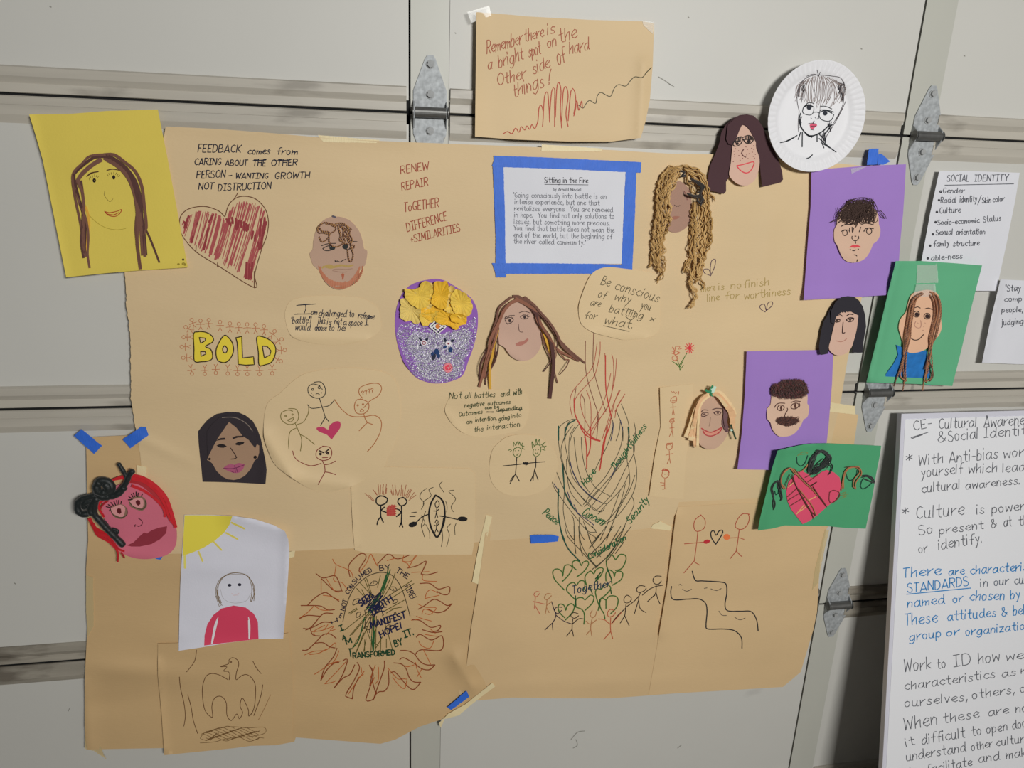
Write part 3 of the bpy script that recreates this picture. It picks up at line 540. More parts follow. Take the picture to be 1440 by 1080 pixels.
draw('lettering', LL, sLL, texts('Q5', [('SEEK','345 455 470 365',60),('TRUTH','455 545 670 390',60),('MANIFEST','450 670 800 565',58),('HOPE!','545 768 765 665',56)], slant=.1), BB, 1.9, lift=.0008)
draw('ink_scribble', LL, sLL, VS('Q5', '340 450, 470 340, 400 470, 530 320, 420 500, 560 340, 450 520, 540 400, 470 560, 560 430; 440 320, 500 400, 420 440, 540 450, 480 500, 580 500; 450 540, 540 500, 480 470, 600 460; 460 330, 490 350, 545 310, 530 420, 570 540'), ink(32,36,58), 1.3, lift=.0006)
draw('lettering', LL, sLL, texts('Q5', [('I','112 610 98 574',56),("'m",'130 585 160 520',36),('NOT','175 495 205 385',40),('CON','213 330 275 245',40),('SU','280 228 350 160',42),('MED','360 155 462 98',44),('BY','535 92 640 78',48),('THE','695 105 815 178',52),('FIRE!','785 255 855 385',55)], slant=0, jit=.5), ink(38,32,52), 1.15, lift=.0007)
draw('lettering', LL, sLL, texts('Q5', [('I','135 705 175 690',50),('A','160 790 195 780',42),('M','200 835 255 815',45),('T','225 960 262 955',75),('RANSFORMED','265 978 690 940',50),('BY','690 860 768 838',60),('IT.','785 768 885 735',60)], slant=0, jit=.5), ink(36,70,44), 1.8, lift=.0007)

# ---- bright spot sheet
draw('lettering', TP, sT, texts('px', [('Remember','685 76 735 61',16),('there','738 59 765 51',15),('is','770 49 781 46',14),('a','686 98 692 97',14),('bright','702 96 737 83',17),('spot','744 81 761 75',15),('on','770 68 783 64',14),('the','787 61 812 52',17),
  ('Other','700 121 740 109',15),('side','750 104 774 94',16),('of','785 91 796 86',20),('hard','801 77 829 69',17),('things','722 137 766 121',17),('!','772 118 776 117',20)], slant=.28, jit=.8, gap=.9), ink(166,84,56), 1.15)
draw('graph_line', TP, sT, VS('px', '708 188, 714 185, 720 188, 725 180, 730 186, 733 178, 738 183, 741 177, 745 182, 748 175, 752 181, 756 172, 757 165, 758 152, 761 148, 764 158, 763 178; 764 160, 766 135, 770 130, 772 150, 773 172; 773 160, 776 128, 780 125, 780 150, 780 178; 781 165, 783 125, 786 116, 789 128, 788 155, 790 180; 790 170, 792 130, 796 122, 799 135, 796 160, 799 178; 799 170, 803 128, 808 128, 810 148, 807 163; 807 160, 811 142, 814 155, 818 142, 819 152'), ink(184,72,52), 1.3)
draw('graph_line', TP, sT, VS('px', '814 148, 820 152, 824 146, 829 141, 834 144, 838 145, 840 135, 845 130, 853 134, 859 135, 864 124, 870 119, 880 121, 887 113, 893 108, 903 109, 909 102, 916 95'), ink(78,74,52), 1.1)

# ================================================================== cut paper notes pasted on the kraft sheets
def note(view, outline, lay, label, curls=(), m=KRAFT2, sm=True, name='paper_note', cat='note'):
    s = Surf(lay, curls); return sheet(name, s, V(view, outline) if isinstance(outline, str) else outline, m, closed_smooth=sm, label=label, cat=cat, grid=6), s
n1, s1 = note('t11', '165 720, 170 650, 210 605, 330 585, 480 585, 600 600, 680 650, 700 720, 695 780, 620 830, 500 858, 400 860, 290 845, 200 810', 3, 'oval brown note about being challenged to reframe battle', [(V('t11','200 810')[0], V('t11','620 830')[0], 12, 3.5)])
draw('lettering', n1, s1, texts('t11', [('I','232 685 320 685',50),('am','310 690 345 690',30),('challenged','352 697 508 703',36),('to','522 702 552 702',34),('reframe','574 710 665 716',32),('"battle"!','196 738 310 738',34),('This','345 742 388 742',34),('is','400 745 425 745',30),('not','440 743 482 745',32),('a','490 747 507 748',30),('space','520 750 595 752',32),('I','612 750 635 748',34),('would','220 775 305 778',36),('choose','330 780 395 780',34),('to','408 780 440 780',32),('be!','460 780 505 782',36)], slant=.15, jit=.6), ink(30,34,52), 1.0)
draw('underline', n1, s1, VS('t11', '228 638 335 630; 215 688 310 684'), ink(30,34,52), 1.0)
n2, s2 = note('t21', '375 650, 400 560, 435 480, 475 440, 540 422, 640 432, 720 442, 815 470, 832 560, 832 700, 825 780, 760 818, 640 832, 560 818, 455 788, 390 740', 4.5, 'brown note tucked under the blue taped quote, asking to be conscious', [(V('t21','455 788')[0], V('t21','760 818')[0], 12, 2.5), (V('t21','375 650')[0], V('t21','435 480')[0], 10, 2)])
draw('lettering', n2, s2, texts('t21', [('Be','498 520 548 532',46),('conscious','575 545 822 620',52),('of','482 590 525 602',42),('why','575 605 665 628',44),('you','722 655 778 665',44),('are','440 635 495 648',38),('battling','545 675 735 715',42),('x','775 722 800 730',30),('for','408 710 475 718',38),('what.','518 740 680 770',44)], slant=.2, jit=.6)+VS('t21','515 752 660 785; 640 655, 700 680, 670 720, 640 700'), ink(98,88,64), .95)
n3, s3 = note('V', '40 260, 60 170, 110 105, 220 65, 420 55, 620 60, 780 75, 830 160, 835 270, 800 380, 740 440, 560 480, 420 500, 285 492, 190 450, 100 370', 3, 'round brown note saying not all battles end with negative outcomes', [(V('V','45 270')[0], V('V','190 450')[0], 12, 3)])
draw('lettering', n3, s3, texts('V', [('Not','80 142 200 133',54),('all','228 137 290 132',50),('battles','322 134 515 122',50),('end','568 122 655 108',50),('with','688 108 770 96',50),('negative','225 225 412 205',40),('outcomes','445 203 660 188',36),('can be','418 240 548 228',26),('Outcomes','172 308 395 280',38),('depending','525 265 770 240',34),('on','245 380 300 372',36),('intention,','328 362 530 342',40),('going','550 352 655 330',38),('into','668 325 765 312',36),('the','315 455 400 450',46),('interaction.','440 438 765 400',44)], slant=.2, jit=.55), ink(66,76,46), .95)
draw('strike_through', n3, s3, VS('V','435 268 500 264; 437 264 498 268; 540 258 770 238'), ink(50,52,38), 1.3)
n4, s4 = note('Rr', '5 540, 30 300, 150 190, 300 60, 450 10, 700 -15, 900 0, 1040 30, 1120 110, 1155 280, 1150 450, 1110 620, 1050 740, 1010 830, 850 930, 740 985, 540 1032, 390 1000, 240 910, 110 810, 50 700', 3.6, 'large round brown cut-out with four linked stick people around a pink heart', [(V('Rr','20 560')[0], V('Rr','240 910')[0], 26, 9), (V('Rr','240 910')[0], V('Rr','740 985')[0], 22, 6)])
draw('stick_figure', n4, s4, VS('Rr', '430 105, 490 105, 525 160, 515 220, 455 240, 390 210, 380 150, 420 120, 480 135; 475 240, 500 320, 525 400; 525 400 485 470; 525 400 555 438; 375 295, 410 325, 500 315, 560 300, 605 252; 445 205, 460 200, 475 208; 410 195 408 200; 495 160 500 165; 420 212 424 216; 492 192 496 196')+[cv('Rr',418,166,8), cv('Rr',474,150,10)], ink(40,44,40), 1.1)
draw('stick_figure', n4, s4, VS('Rr', '215 328, 280 335, 300 400, 270 450, 210 460, 155 420, 155 365, 210 340, 250 350; 270 450, 300 520, 325 590, 315 685; 285 490, 230 520, 215 600, 218 670; 310 545, 360 570, 435 630; 290 460, 340 440, 380 370, 385 310; 205 425, 235 440, 258 405, 205 425')+[cv('Rr',190,390,6), cv('Rr',248,378,6)], ink(126,112,56), 1.05)
draw('stick_figure', n4, s4, VS('Rr', '840 250, 790 255, 770 310, 790 365, 850 370, 890 330, 885 275, 820 245; 820 350, 830 330, 850 345, 835 358, 818 348; 850 375, 860 410, 880 445; 880 445 810 515; 880 445 925 462; 605 255, 660 330, 740 390, 850 395, 940 385, 995 430, 990 520, 940 620, 880 690; 850 320, 900 265, 970 220, 1000 160, 975 118, 900 118, 820 150, 810 200, 840 240')+texts('Rr',[('????','835 215 935 185',30)])+[cv('Rr',798,300,6), cv('Rr',843,292,6)], ink(176,104,58), 1.05)
draw('stick_figure', n4, s4, VS('Rr', '510 645, 455 680, 450 735, 500 765, 560 750, 580 700, 560 655, 500 645; 500 742 545 740; 500 765, 520 820, 522 862; 522 862 465 968; 522 862, 560 868, 612 885; 490 790, 400 810, 300 770, 262 730, 250 685; 515 802, 560 795, 610 770'), ink(140,62,52), 1.15)
draw('angry_brows', n4, s4, VS('Rr', '475 683 512 700; 525 695 555 670')+[cv('Rr',484,710,7), cv('Rr',545,704,7)], ink(48,30,30), 1.8)
blob('pink_heart', n4, s4, V('Rr','450 490, 500 480, 550 505, 560 470, 610 435, 650 440, 650 490, 600 560, 580 588, 540 550, 470 520'), ink(200,66,104))
n5, s5 = note('S', '30 235, 180 150, 170 60, 300 10, 800 20, 1350 30, 1420 90, 1425 500, 1410 900, 1390 1000, 700 1000, 200 980, 70 950, 50 700, 35 450', 3, 'brown rectangle equating two arguing stick people with two paddling a kayak', [(V('S','30 240')[0], V('S','70 900')[0], 9, 3)], sm=False)
draw('stick_figures', n5, s5, VS('S', '370 338, 320 360, 315 420, 360 445, 420 420, 438 375, 400 345, 350 338; 365 448, 362 520, 365 575; 365 575, 335 610, 322 662; 365 575 392 635; 368 500 405 465; 368 505 430 525; 620 358, 570 370, 555 410, 590 450, 640 435, 658 395, 620 358; 597 455, 600 540, 595 640; 595 640 575 685; 595 640 612 690; 595 530, 570 495, 530 485; 595 530 540 572'), BLK, 1.8)
draw('hair_lines', n5, s5, VS('S', '280 400 185 310; 285 385 240 340; 320 330 275 265; 325 330 300 290; 345 325 335 210; 360 320 362 215; 380 320 395 210; 415 320 428 205; 425 310 430 250; 400 330 385 240; 500 340 480 270; 510 330 495 215; 530 330 525 215; 550 335 535 270; 560 330 575 270; 590 340 600 215; 610 350 615 270; 625 345 650 215; 640 345 680 270; 650 360 700 265; 670 360 710 270; 680 390 760 330; 690 370 740 300; 290 395 230 330; 490 320 478 290'), ink(172,108,78), .9)
draw('red_scribble', n5, s5, VS('S', '435 470 435 560; 445 455 445 565; 455 450 455 560; 465 445 465 560; 475 450 475 560; 485 440 485 555; 495 440 495 560; 505 445 505 555; 515 440 515 560; 525 445 525 550; 430 480 540 455; 430 500 540 490; 430 520 535 515; 432 545 535 540; 440 560 530 555'), ink(196,74,66), 1.1)
draw('kayak', n5, s5, VS('S', '980 332, 930 420, 905 540, 920 660, 960 760, 1002 802, 1050 710, 1082 600, 1078 450, 1040 370, 980 332; 1075 590, 1055 690, 1025 770, 1002 800; 912 620, 930 700, 975 780'), BLK, 2.4)
draw('kayak_people', n5, s5, VS('S', '1000 390, 975 430, 990 475, 1020 450, 1018 405, 1000 392; 995 475, 990 530; 990 530 975 590; 990 530 1005 580; 960 508, 990 510, 1020 488; 990 608, 975 640, 1000 652, 1010 620, 990 608; 992 655, 990 710; 990 710 970 760; 990 710 1010 745; 965 668, 992 678, 1020 650; 708 530 765 522; 690 572 752 570'), BLK, 1.2)
draw('paddle_shafts', n5, s5, VS('S', '905 545, 830 575, 765 635; 1030 565, 1120 580, 1230 605'), BLK, 1.5)
for q in (cv('S',725,660,50,30,rot=-18), cv('S',1285,598,56,28,rot=2)): blob('paddle_blade', n5, s5, q[:-1], BLK, lift=.0004)
draw('water_lines', n5, s5, VS('S', '880 255, 820 300, 805 360, 850 420, 820 490; 955 243, 905 270, 930 340, 850 400, 845 450; 1055 180, 1025 220, 1075 300; 1188 275, 1130 290, 1205 370, 1155 460, 1180 518; 870 510, 850 560, 830 640, 820 680, 855 800; 820 560, 860 640, 820 690; 870 660, 910 740, 915 820; 1055 730, 1060 820, 1045 910; 1150 655, 1110 700, 1135 780, 1105 910; 1210 650, 1195 700, 1200 775; 1095 400, 1110 460, 1105 520'), ink(74,66,48), .9)
n6, s6 = note('V', '470 700, 500 610, 570 540, 650 495, 800 480, 940 510, 1040 590, 1100 700, 1100 830, 1040 950, 930 1030, 760 1065, 600 1040, 500 960, 460 840', 3.2, 'round brown cut-out with two stick people with green spiky hair', [(V('V','470 700')[0], V('V','650 495')[0], 10, 1.5)])
draw('stick_figures', n6, s6, VS('V', '720 700, 715 780, 708 855; 708 855 655 948; 708 855 745 922; 590 778, 720 765, 800 755, 900 745, 988 738; 903 690, 900 790, 890 810; 890 815, 880 870, 875 920; 890 815 922 910; 690 870 655 925; 875 870 850 925'), BLK, 1.2)
draw('fists', n6, s6, VS('V','785 748 825 762; 790 760 822 748; 805 742 808 768'), BLK, 2.2)
draw('green_heads', n6, s6, VS('V', '700 610, 685 650, 700 685, 730 698, 755 670, 762 620, 730 600, 700 615; 690 590, 690 550, 710 585, 725 545, 738 580, 745 545, 760 590, 775 560; 770 600 790 590; 770 610 795 620; 640 630 665 620; 655 645 672 630; 712 665, 722 680, 735 660; 880 620, 875 660, 900 690, 935 670, 950 620, 935 580, 900 580, 880 600; 870 610, 865 545, 890 590, 905 520, 915 570, 935 525, 940 575; 950 580 995 550; 955 600 1000 590; 960 620 990 630; 970 585 985 610; 895 650, 908 665, 922 650; 900 625 902 628; 925 622 928 625; 707 632 710 636; 738 630 741 634; 770 580 780 610; 960 590 975 565'), ink(82,110,52), 1.0)
n7, s7 = note('px', '928 545, 975 540, 973 600, 964 645, 961 702, 913 697, 921 640, 929 600', 3, 'narrow brown strip with four small orange stick figures in a column', [((929,545),(913,697),12,5)], sm=False)
draw('stick_figures', n7, s7, VS('Y', '250 190, 240 215, 265 235, 295 215, 290 175, 265 180, 250 190; 250 130, 265 145, 270 130, 285 150, 290 132, 300 145; 315 130 312 155; 255 215 290 215; 262 240 265 290; 240 272 290 268; 265 290 258 335; 265 290 275 340; 240 380, 232 400, 255 415, 275 400, 270 378, 240 378; 240 395 270 395; 245 375 275 370; 253 415 255 480; 235 458 275 450; 255 480 230 535; 255 480 265 540; 210 595, 205 630, 225 655, 255 635, 255 595, 210 595; 210 610, 240 605, 250 620; 215 600 258 590; 230 660 232 725; 200 700, 235 690, 265 685; 232 725 210 778; 232 725 240 770; 170 850, 165 890, 200 905, 228 875, 215 830, 180 835, 170 850; 190 870 192 872; 210 868 212 870; 190 910 190 1000; 150 945, 185 948; 190 965 150 975; 190 1000 172 1005; 190 1000 205 1000'), ink(190,108,72), .9)
draw('red_hair', n7, s7, VS('Y', '165 840, 180 822, 215 830, 230 855; 175 832 225 838'), ink(190,70,50), 1.2)
n8, s8 = note('px', '950 727, 953 713, 1050 707, 1120 712, 1160 746, 1152 790, 1148 862, 1142 885, 1125 944, 1100 965, 1036 969, 950 974, 912 977, 924 909, 938 825', 1.7, 'brown sheet with two stick people reaching to a heart above a stream', [((950,727),(927,890),16,7)], sm=False, m=KRAFT_LR)
draw('stick_figures', n8, s8, VS('X', '340 73, 295 110, 288 165, 310 192, 360 170, 368 110, 335 72; 315 195, 308 270, 290 405; 218 282, 300 275, 355 270; 290 405 215 492; 285 410 328 435; 690 68, 640 65, 600 110, 588 160, 630 178, 670 150, 688 100, 680 65; 615 180, 605 260, 593 335; 545 240, 610 238, 650 250; 593 335 550 388; 593 335 635 375'), ink(180,84,62), 1.05)
blob('red_fist', n8, s8, cv('X',380,266,25,15,rot=-15)[:-1], ink(196,52,60)); blob('orange_fist', n8, s8, cv('X',525,232,25,22)[:-1], ink(222,116,66))
draw('heart_and_stream', n8, s8, VS('X', '445 285, 415 240, 410 200, 430 185, 448 220, 470 188, 495 185, 490 215, 445 285; 275 480, 298 545, 350 550, 480 558, 520 575, 525 640, 512 720, 530 765, 620 770, 700 772, 740 830, 752 912; 125 590, 120 640, 140 685, 240 682, 320 680, 370 710, 382 770, 375 870, 390 898, 500 898, 580 910, 630 960, 635 1038'), ink(44,44,46), 1.5)
draw('ripples', n8, s8, VS('X', '175 580, 190 574, 200 582; 205 610, 235 625, 270 610; 362 604 382 600; 410 608, 450 620, 485 605; 468 768, 490 798, 522 800; 582 812, 620 832, 658 818'), ink(90,80,70), .9)
n9, s9 = note('px', '222 905, 300 903, 360 898, 406 890, 412 960, 411 1041, 330 1052, 231 1062, 227 1000, 222 950', 3.2, 'brown sheet with an outlined bird over a scribbled nest', [((222,930),(231,1055),12,4)], sm=False, m=KRAFT_LL)
draw('bird_outline', n9, s9, VS('T', '650 355, 655 300, 640 280, 598 278, 630 240, 572 238, 645 212, 648 180, 680 158, 725 180, 735 225, 715 290, 712 355, 760 320, 810 310, 860 350, 885 420, 880 560, 860 640, 825 680, 820 620, 770 520, 750 560, 750 600, 770 650, 740 705, 718 660, 668 720, 630 670, 625 570, 595 515, 550 503, 510 535, 495 600, 500 690, 440 640, 415 540, 412 420, 440 330, 490 300, 560 312, 640 355; 205 330, 215 430, 245 560, 258 680, 245 770; 280 490, 310 600, 330 720, 368 835; 358 90, 340 190, 270 285; 862 190, 890 245, 935 300; 950 400, 930 510, 870 675')+[cv('T',666,196,6)], ink(104,68,40), .95)
draw('faint_line', n9, s9, VS('T','1020 490, 960 620, 910 715'), ink(160,118,76), .7)
ne = [[(a, 840+18*math.sin(a*.03+i)+i*11-45+abs(a-680)*.03) for a in range(400+R.randint(0, 50), 960-R.randint(0, 90), 30)] for i in range(9)]
draw('nest_scribble', n9, s9, [V('T', [c for p in q for c in p]) for q in ne]+VS('T','390 880, 430 830, 520 800, 660 775, 820 785, 960 780, 970 830, 860 860, 640 880, 520 910, 390 920; 600 780, 640 770, 700 790; 480 900 540 830; 560 830 440 900'), ink(122,90,52), .65)

# ================================================================== loose sheets and framed quote
def tape(view, pts, lay, m, label, parent=None, name='tape_strip', rag=True, group=None):
    p = V(view, pts) if isinstance(pts, str) else pts
    q = []
    for i, a in enumerate(resample(p, 2.2, True)): q.append((a[0]+R.uniform(-.25, .25), a[1]+R.uniform(-.25, .25)) if rag else a)
    return sheet(name, Surf(lay), q, m, parent, thick=.00025, grid=6, label=label, cat=None if parent else 'tape', group=group)
# quote page
at0 = at(800, 303, .018)
Qt = thing('framed_quote', at0, 'white printed quote page framed in blue painter tape', 'poster')
sQ = Surf(3.6)
sheet('page', sQ, V('px', '708 235, 745 235, 880 241, 881 290, 874 371, 790 371, 707 370'), WHITEP, Qt)
for p in ('695 228, 694 219, 760 221, 840 225, 902 228, 901 243, 880 242, 800 238, 709 235, 695 235', '693 230, 708 232, 710 300, 711 372, 712 390, 697 390, 697 330', '880 240, 895 240, 893 300, 889 380, 874 380, 877 300', '692 370, 740 370, 830 371, 889 372, 887 384, 840 385, 770 385, 697 385'):
    tape('px', p, 4.2, BLUE, None, Qt)
tape('px', '692 233, 696 222, 708 222, 706 233', 4.7, BLUE, None, Qt)
GY = ink(104,106,114)
ll = [("Sitting in the Fire", '766 257 827 257.6', 7.6, ink(60,60,66), 1.0), ("by Arnold Mindell", '778 268 817.5 268.6', 3.9, GY, .6)]
body = [('"Going consciously into battle is an','722 277.5 853 279.6'), ('intense experience, but one that','724 286.8 843.5 288.6'), ('revitalizes everyone.  You are renewed','723.5 296.2 862 298.2'), ('in hope.  You find not only solutions to','723.5 305.4 864 307.6'), ('issues, but something more precious.','723 314.8 858 317'),
 ('You find that battle does not mean the','722.5 323.8 864 326.8'), ('end of the world, but the beginning of','722.5 333.4 861 336'), ('the river called community."','722.5 342.4 824 344.6')]
for s, a, h, m, wd in ll: draw('lettering', Qt, sQ, text(s, 'px', a, h, slant=0, jit=0), m, wd, lift=.0004, step=1.2)
draw('lettering', Qt, sQ, [q for s, a in body for q in text(s, 'px', a, 7.0, slant=0, jit=0)], ink(104,106,114), .72, lift=.0004, step=1.2)
draw('underline', Qt, sQ, VS('px','766 259.3 827 260'), ink(70,70,76), .8)

# yellow portrait sheet
BR1 = paper('strip_brown', 112, 78, 66); BR2 = paper('strip_dark_brown', 84, 56, 52); BR3 = paper('strip_tan', 150, 116, 92); GLD = paper('strip_gold', 208, 160, 62)
sY = Surf(5, [((92,390),(264,376),22,6), ((41,160),(92,390),14,3)])
Yt = thing('portrait_sheet', at(150, 270, .018), 'yellow sheet with a smiling face and long brown paper strip hair', 'portrait')
sheet('sheet', sY, V('px', '41 161, 100 160, 150 156, 222 154, 228 185, 236 225, 248 290, 264 376, 200 380, 150 384, 93 390, 75 300, 60 225, 50 190'), paper('yellow', 208, 188, 86), Yt, closed_smooth=False)
for s, wd in (('295 105, 230 115, 150 170, 90 225, 75 270, 110 420, 150 560, 160 700, 150 850', 4.2), ('340 92, 200 105, 140 160, 75 225, 65 300, 90 450, 130 650, 150 860', 3.4), ('290 135, 200 190, 110 290, 140 380, 150 520, 145 700, 165 870', 4.0),
  ('280 120, 190 180, 120 250, 90 330, 120 470, 160 560, 185 700, 180 850, 195 955', 3.0), ('75 310 130 310', 3.0), ('130 290, 145 420, 140 600, 130 760, 150 880', 3.0)):
    strip('hair_strip', Yt, sY, V('A', s), wd, R.choice((BR1, BR2)), lift=lambda t: .001+.003*R.random()*.3+.002*math.sin(3.14*t))
strip('hair_strip', Yt, sY, V('A', '165 490, 185 560, 190 640, 175 740, 180 860'), 3.2, GLD, lift=.001)
for s, wd, m in (('300 95, 380 95, 460 150, 540 220, 590 330, 610 480, 625 650, 600 700, 615 870', 4.2, BR1), ('240 110, 340 110, 440 170, 500 240, 540 350, 570 480, 600 640, 620 860', 5.0, BR2), ('300 120, 380 150, 460 220, 520 330, 550 470, 560 620, 555 760, 580 965', 4.6, BR1),
  ('320 130, 420 190, 500 290, 545 420, 575 560, 590 700, 600 860', 5.4, BR1), ('470 190, 540 290, 580 420, 590 560, 600 680', 4.2, BR2), ('610 640, 650 720, 690 820, 725 915', 2.4, BR2), ('560 480, 545 620, 548 720, 580 960', 3.0, BR1)):
    strip('hair_strip', Yt, sY, V('A', s), wd, m, lift=lambda t: .001+.0025*math.sin(3.14*t))
draw('eyes', Yt, sY, [cv('A',230,290,9,13), cv('A',230,290,5,8), cv('A',378,266,8,13), cv('A',378,266,4,8)], ink(36,26,24), 1.5)
draw('eyebrows', Yt, sY, VS('A','173 262, 200 235, 262 222; 325 213, 370 205, 418 212; 178 256, 215 234, 258 224'), ink(80,50,34), 1.3)
draw('eyelashes', Yt, sY, VS('A','195 288 190 270; 205 272 198 256; 218 266 214 248; 232 262 232 244; 244 264 250 248; 254 270 264 258; 338 258 330 246; 348 250 340 236; 362 246 358 230; 378 244 378 226; 392 246 398 232; 404 254 412 240; 410 262 424 250'), ink(120,104,44), .7)
draw('nose', Yt, sY, VS('A','310 370, 305 400, 325 430, 348 452, 372 430'), ink(160,142,66), .9)
draw('chin_line', Yt, sY, VS('A','160 470, 190 550, 250 610, 320 650, 400 665, 470 655'), ink(184,164,60), .8)
draw('mouth', Yt, sY, VS('A','308 525, 340 535, 380 530, 415 520, 438 510, 425 540, 395 562, 360 562, 330 550, 308 525; 330 545, 375 552, 415 535'), ink(176,66,36), 1.1)
draw('spots', Yt, sY, [cv('px',257.5,365,1,1), cv('px',257.5,365,.3,.3)], ink(60,50,30), 1.3)
draw('spots', Yt, sY, [cv('px',251,371.5,1.2,.8), cv('px',258,371,1.8,1.2), cv('px',260,372,1,1)], ink(160,140,50), 1.5)

# white sun sheet
sP = Surf(4.6, [((330,726),(405,748),34,10), ((405,748),(400,898),16,5), ((252,915),(398,898),16,4)])
Pt = thing('portrait_sheet', at(330, 815, .018), 'white sheet with a corner sun and a child in a pink top', 'portrait')
sheet('sheet', sP, V('P', '75 47, 250 47, 430 55, 600 80, 740 125, 820 170, 845 230, 855 330, 840 560, 822 800, 808 965, 620 968, 400 995, 200 1030, 33 1055, 38 800, 45 560, 60 300'), paper('white_drawing', 206, 206, 216), Pt)
SUN = ink(222,204,76)
blob('sun', Pt, sP, V('P', '77 50, 250 50, 430 58, 410 120, 370 180, 300 240, 220 290, 140 325, 62 352, 68 200'), SUN, sm=False)
draw('sun_rays', Pt, sP, VS('P','425 105 520 150; 385 182 470 228; 290 245 350 308; 180 320 210 390'), ink(214,198,96), 2.6)
draw('sun_rays', Pt, sP, VS('P','78 350 80 440'), ink(222,208,110), 3.2)
blob('pink_top', Pt, sP, V('P', '222 1016, 225 940, 245 860, 290 790, 350 742, 440 720, 530 735, 590 780, 620 840, 625 967, 500 982, 350 1000'), ink(206,66,94), sm=False)
draw('sleeve_lines', Pt, sP, VS('P','325 808, 300 870, 276 1000; 550 806, 560 860, 558 966'), ink(226,216,222), 1.7, lift=.0006, taper=True); draw('sleeve_lines', Pt, sP, VS('P','552 830 556 966; 320 830 280 1000'), ink(226,216,222), 1.9, lift=.0007)
draw('hair_lines', Pt, sP, VS('P', '345 720, 310 640, 312 580, 345 520, 420 482, 500 482, 550 505, 580 560, 595 620, 590 685; 340 705, 325 640, 330 560, 360 510, 430 478, 520 488, 575 540, 598 610, 570 690; 330 690, 315 620, 325 570, 380 500, 470 490, 540 500, 570 560, 575 620, 565 690; 355 720, 325 660, 318 600; 335 730, 308 650; 585 590, 590 640, 575 690; 350 700 330 650'), ink(130,108,76), .75)
draw('face_line', Pt, sP, VS('P','345 600, 360 660, 410 695, 480 700, 540 680, 565 630'), ink(196,194,198), .8)
draw('mouth', Pt, sP, VS('P','425 630, 455 638, 480 628; 435 645 475 642'), ink(206,188,192), .9)
for q in (cv('P',410,569,14,11), cv('P',484,565,14,11)): blob('eye', Pt, sP, q[:-1], ink(44,44,60), lift=.0004)

# ================================================================== cut-out faces
def headroot(cx, cy, label, name='paper_portrait'): return thing(name, at(cx, cy, .018), label, 'portrait')
# beard man
r = headroot(477, 358, 'bald brown paper face with a red beard and a loose curl of yarn')
s = Surf(3.4, [((450,400),(500,405),20,3)])
sheet('face', s, V('Cc', '460 85, 560 98, 660 145, 730 220, 780 300, 810 400, 828 495, 868 520, 860 620, 835 710, 790 738, 760 800, 710 890, 640 970, 560 1010, 470 1005, 390 965, 320 890, 250 760, 190 710, 160 640, 140 550, 178 500, 185 400, 210 290, 250 200, 320 130, 400 92'), paper('skin_tan', 176, 146, 126), r, closed_smooth=True, thick=.0008)
blob('beard', r, s, V('Cc', '248 705, 300 780, 350 850, 430 895, 540 920, 640 900, 710 820, 775 710, 770 780, 720 880, 645 965, 560 1002, 470 998, 390 958, 325 885, 265 790'), ink(192,124,92), sm=True)
draw('beard_strokes', r, s, [V('Cc', [x, y, x+R.uniform(-12, 12), y-R.uniform(40, 90)]) for x, y in ((540+270*math.cos(t), 740+250*math.sin(t)) for t in [0.1+.09*i for i in range(32)])], ink(188,116,84), 1.2, lift=.0005)
draw('moustache', r, s, VS('Cc', '300 735, 380 700, 460 725, 540 705, 620 715, 690 700; 330 720, 420 735, 520 700, 640 720; 310 720 480 715'), ink(186,156,90), 2.2)
draw('chin_tuft', r, s, VS('Cc', '545 815 560 870; 560 805 555 880; 572 815 562 870; 550 830 570 840'), ink(178,96,66), 1.5)
draw('eyes', r, s, VS('Cc', '305 490, 350 465, 400 455, 460 480, 440 500, 370 518, 320 510, 305 490; 555 465, 590 440, 640 445, 700 450, 690 480, 650 495, 600 500, 560 480; 290 455, 370 430, 470 425; 460 640, 465 655; 460 655, 490 648, 525 662, 560 640, 600 625; 385 455 410 510; 680 400 740 405'), ink(44,36,34), 1.15)
for q in (cv('Cc',425,485,38,26), cv('Cc',590,465,38,34)): blob('pupil', r, s, q[:-1], ink(42,44,42), lift=.0005)
draw('lips', r, s, VS('Cc', '440 755, 520 750, 600 755, 680 745; 430 770, 540 790, 610 785'), ink(168,132,112), 1.0)
TW1 = mat('yarn_maroon', C(86,44,38), .8, sheen=.3); TW2 = mat('yarn_gold', C(176,130,74), .8, sheen=.3)
for p in ('250 290, 240 230, 300 170, 380 170, 450 210, 520 190, 600 200, 660 240', '240 270, 270 200, 340 160, 430 190, 500 170, 570 175, 640 230, 670 250', '255 300, 300 290, 390 300, 470 250, 430 180, 350 180', '260 340, 290 400, 340 390, 390 330, 380 280, 300 270, 270 230', '500 200, 520 280, 540 350, 560 410, 600 400', '560 210, 590 270, 630 330, 650 400, 660 430', '600 200, 650 270, 620 350, 640 420',
   '500 230, 530 300, 520 380, 550 400', '540 200, 570 260, 560 320, 590 390', '385 310, 385 360, 390 410, 430 460, 500 465, 560 430, 630 430', '620 500, 625 560, 640 640, 670 650, 690 570, 670 490, 660 430', '640 300, 680 380, 660 440, 700 450, 700 480, 650 480', '520 210, 600 240, 640 300, 600 340, 570 300'):
    twist('hair_yarn', r, s, V('Cc', p), .0011, TW1, TW2, lift=lambda t: .0006+.002*abs(math.sin(5*t)), pitch=3.2)
draw('tape_mark', r, s, VS('Cc','430 82 465 92'), ink(90,84,96), 2.5, lift=.001)

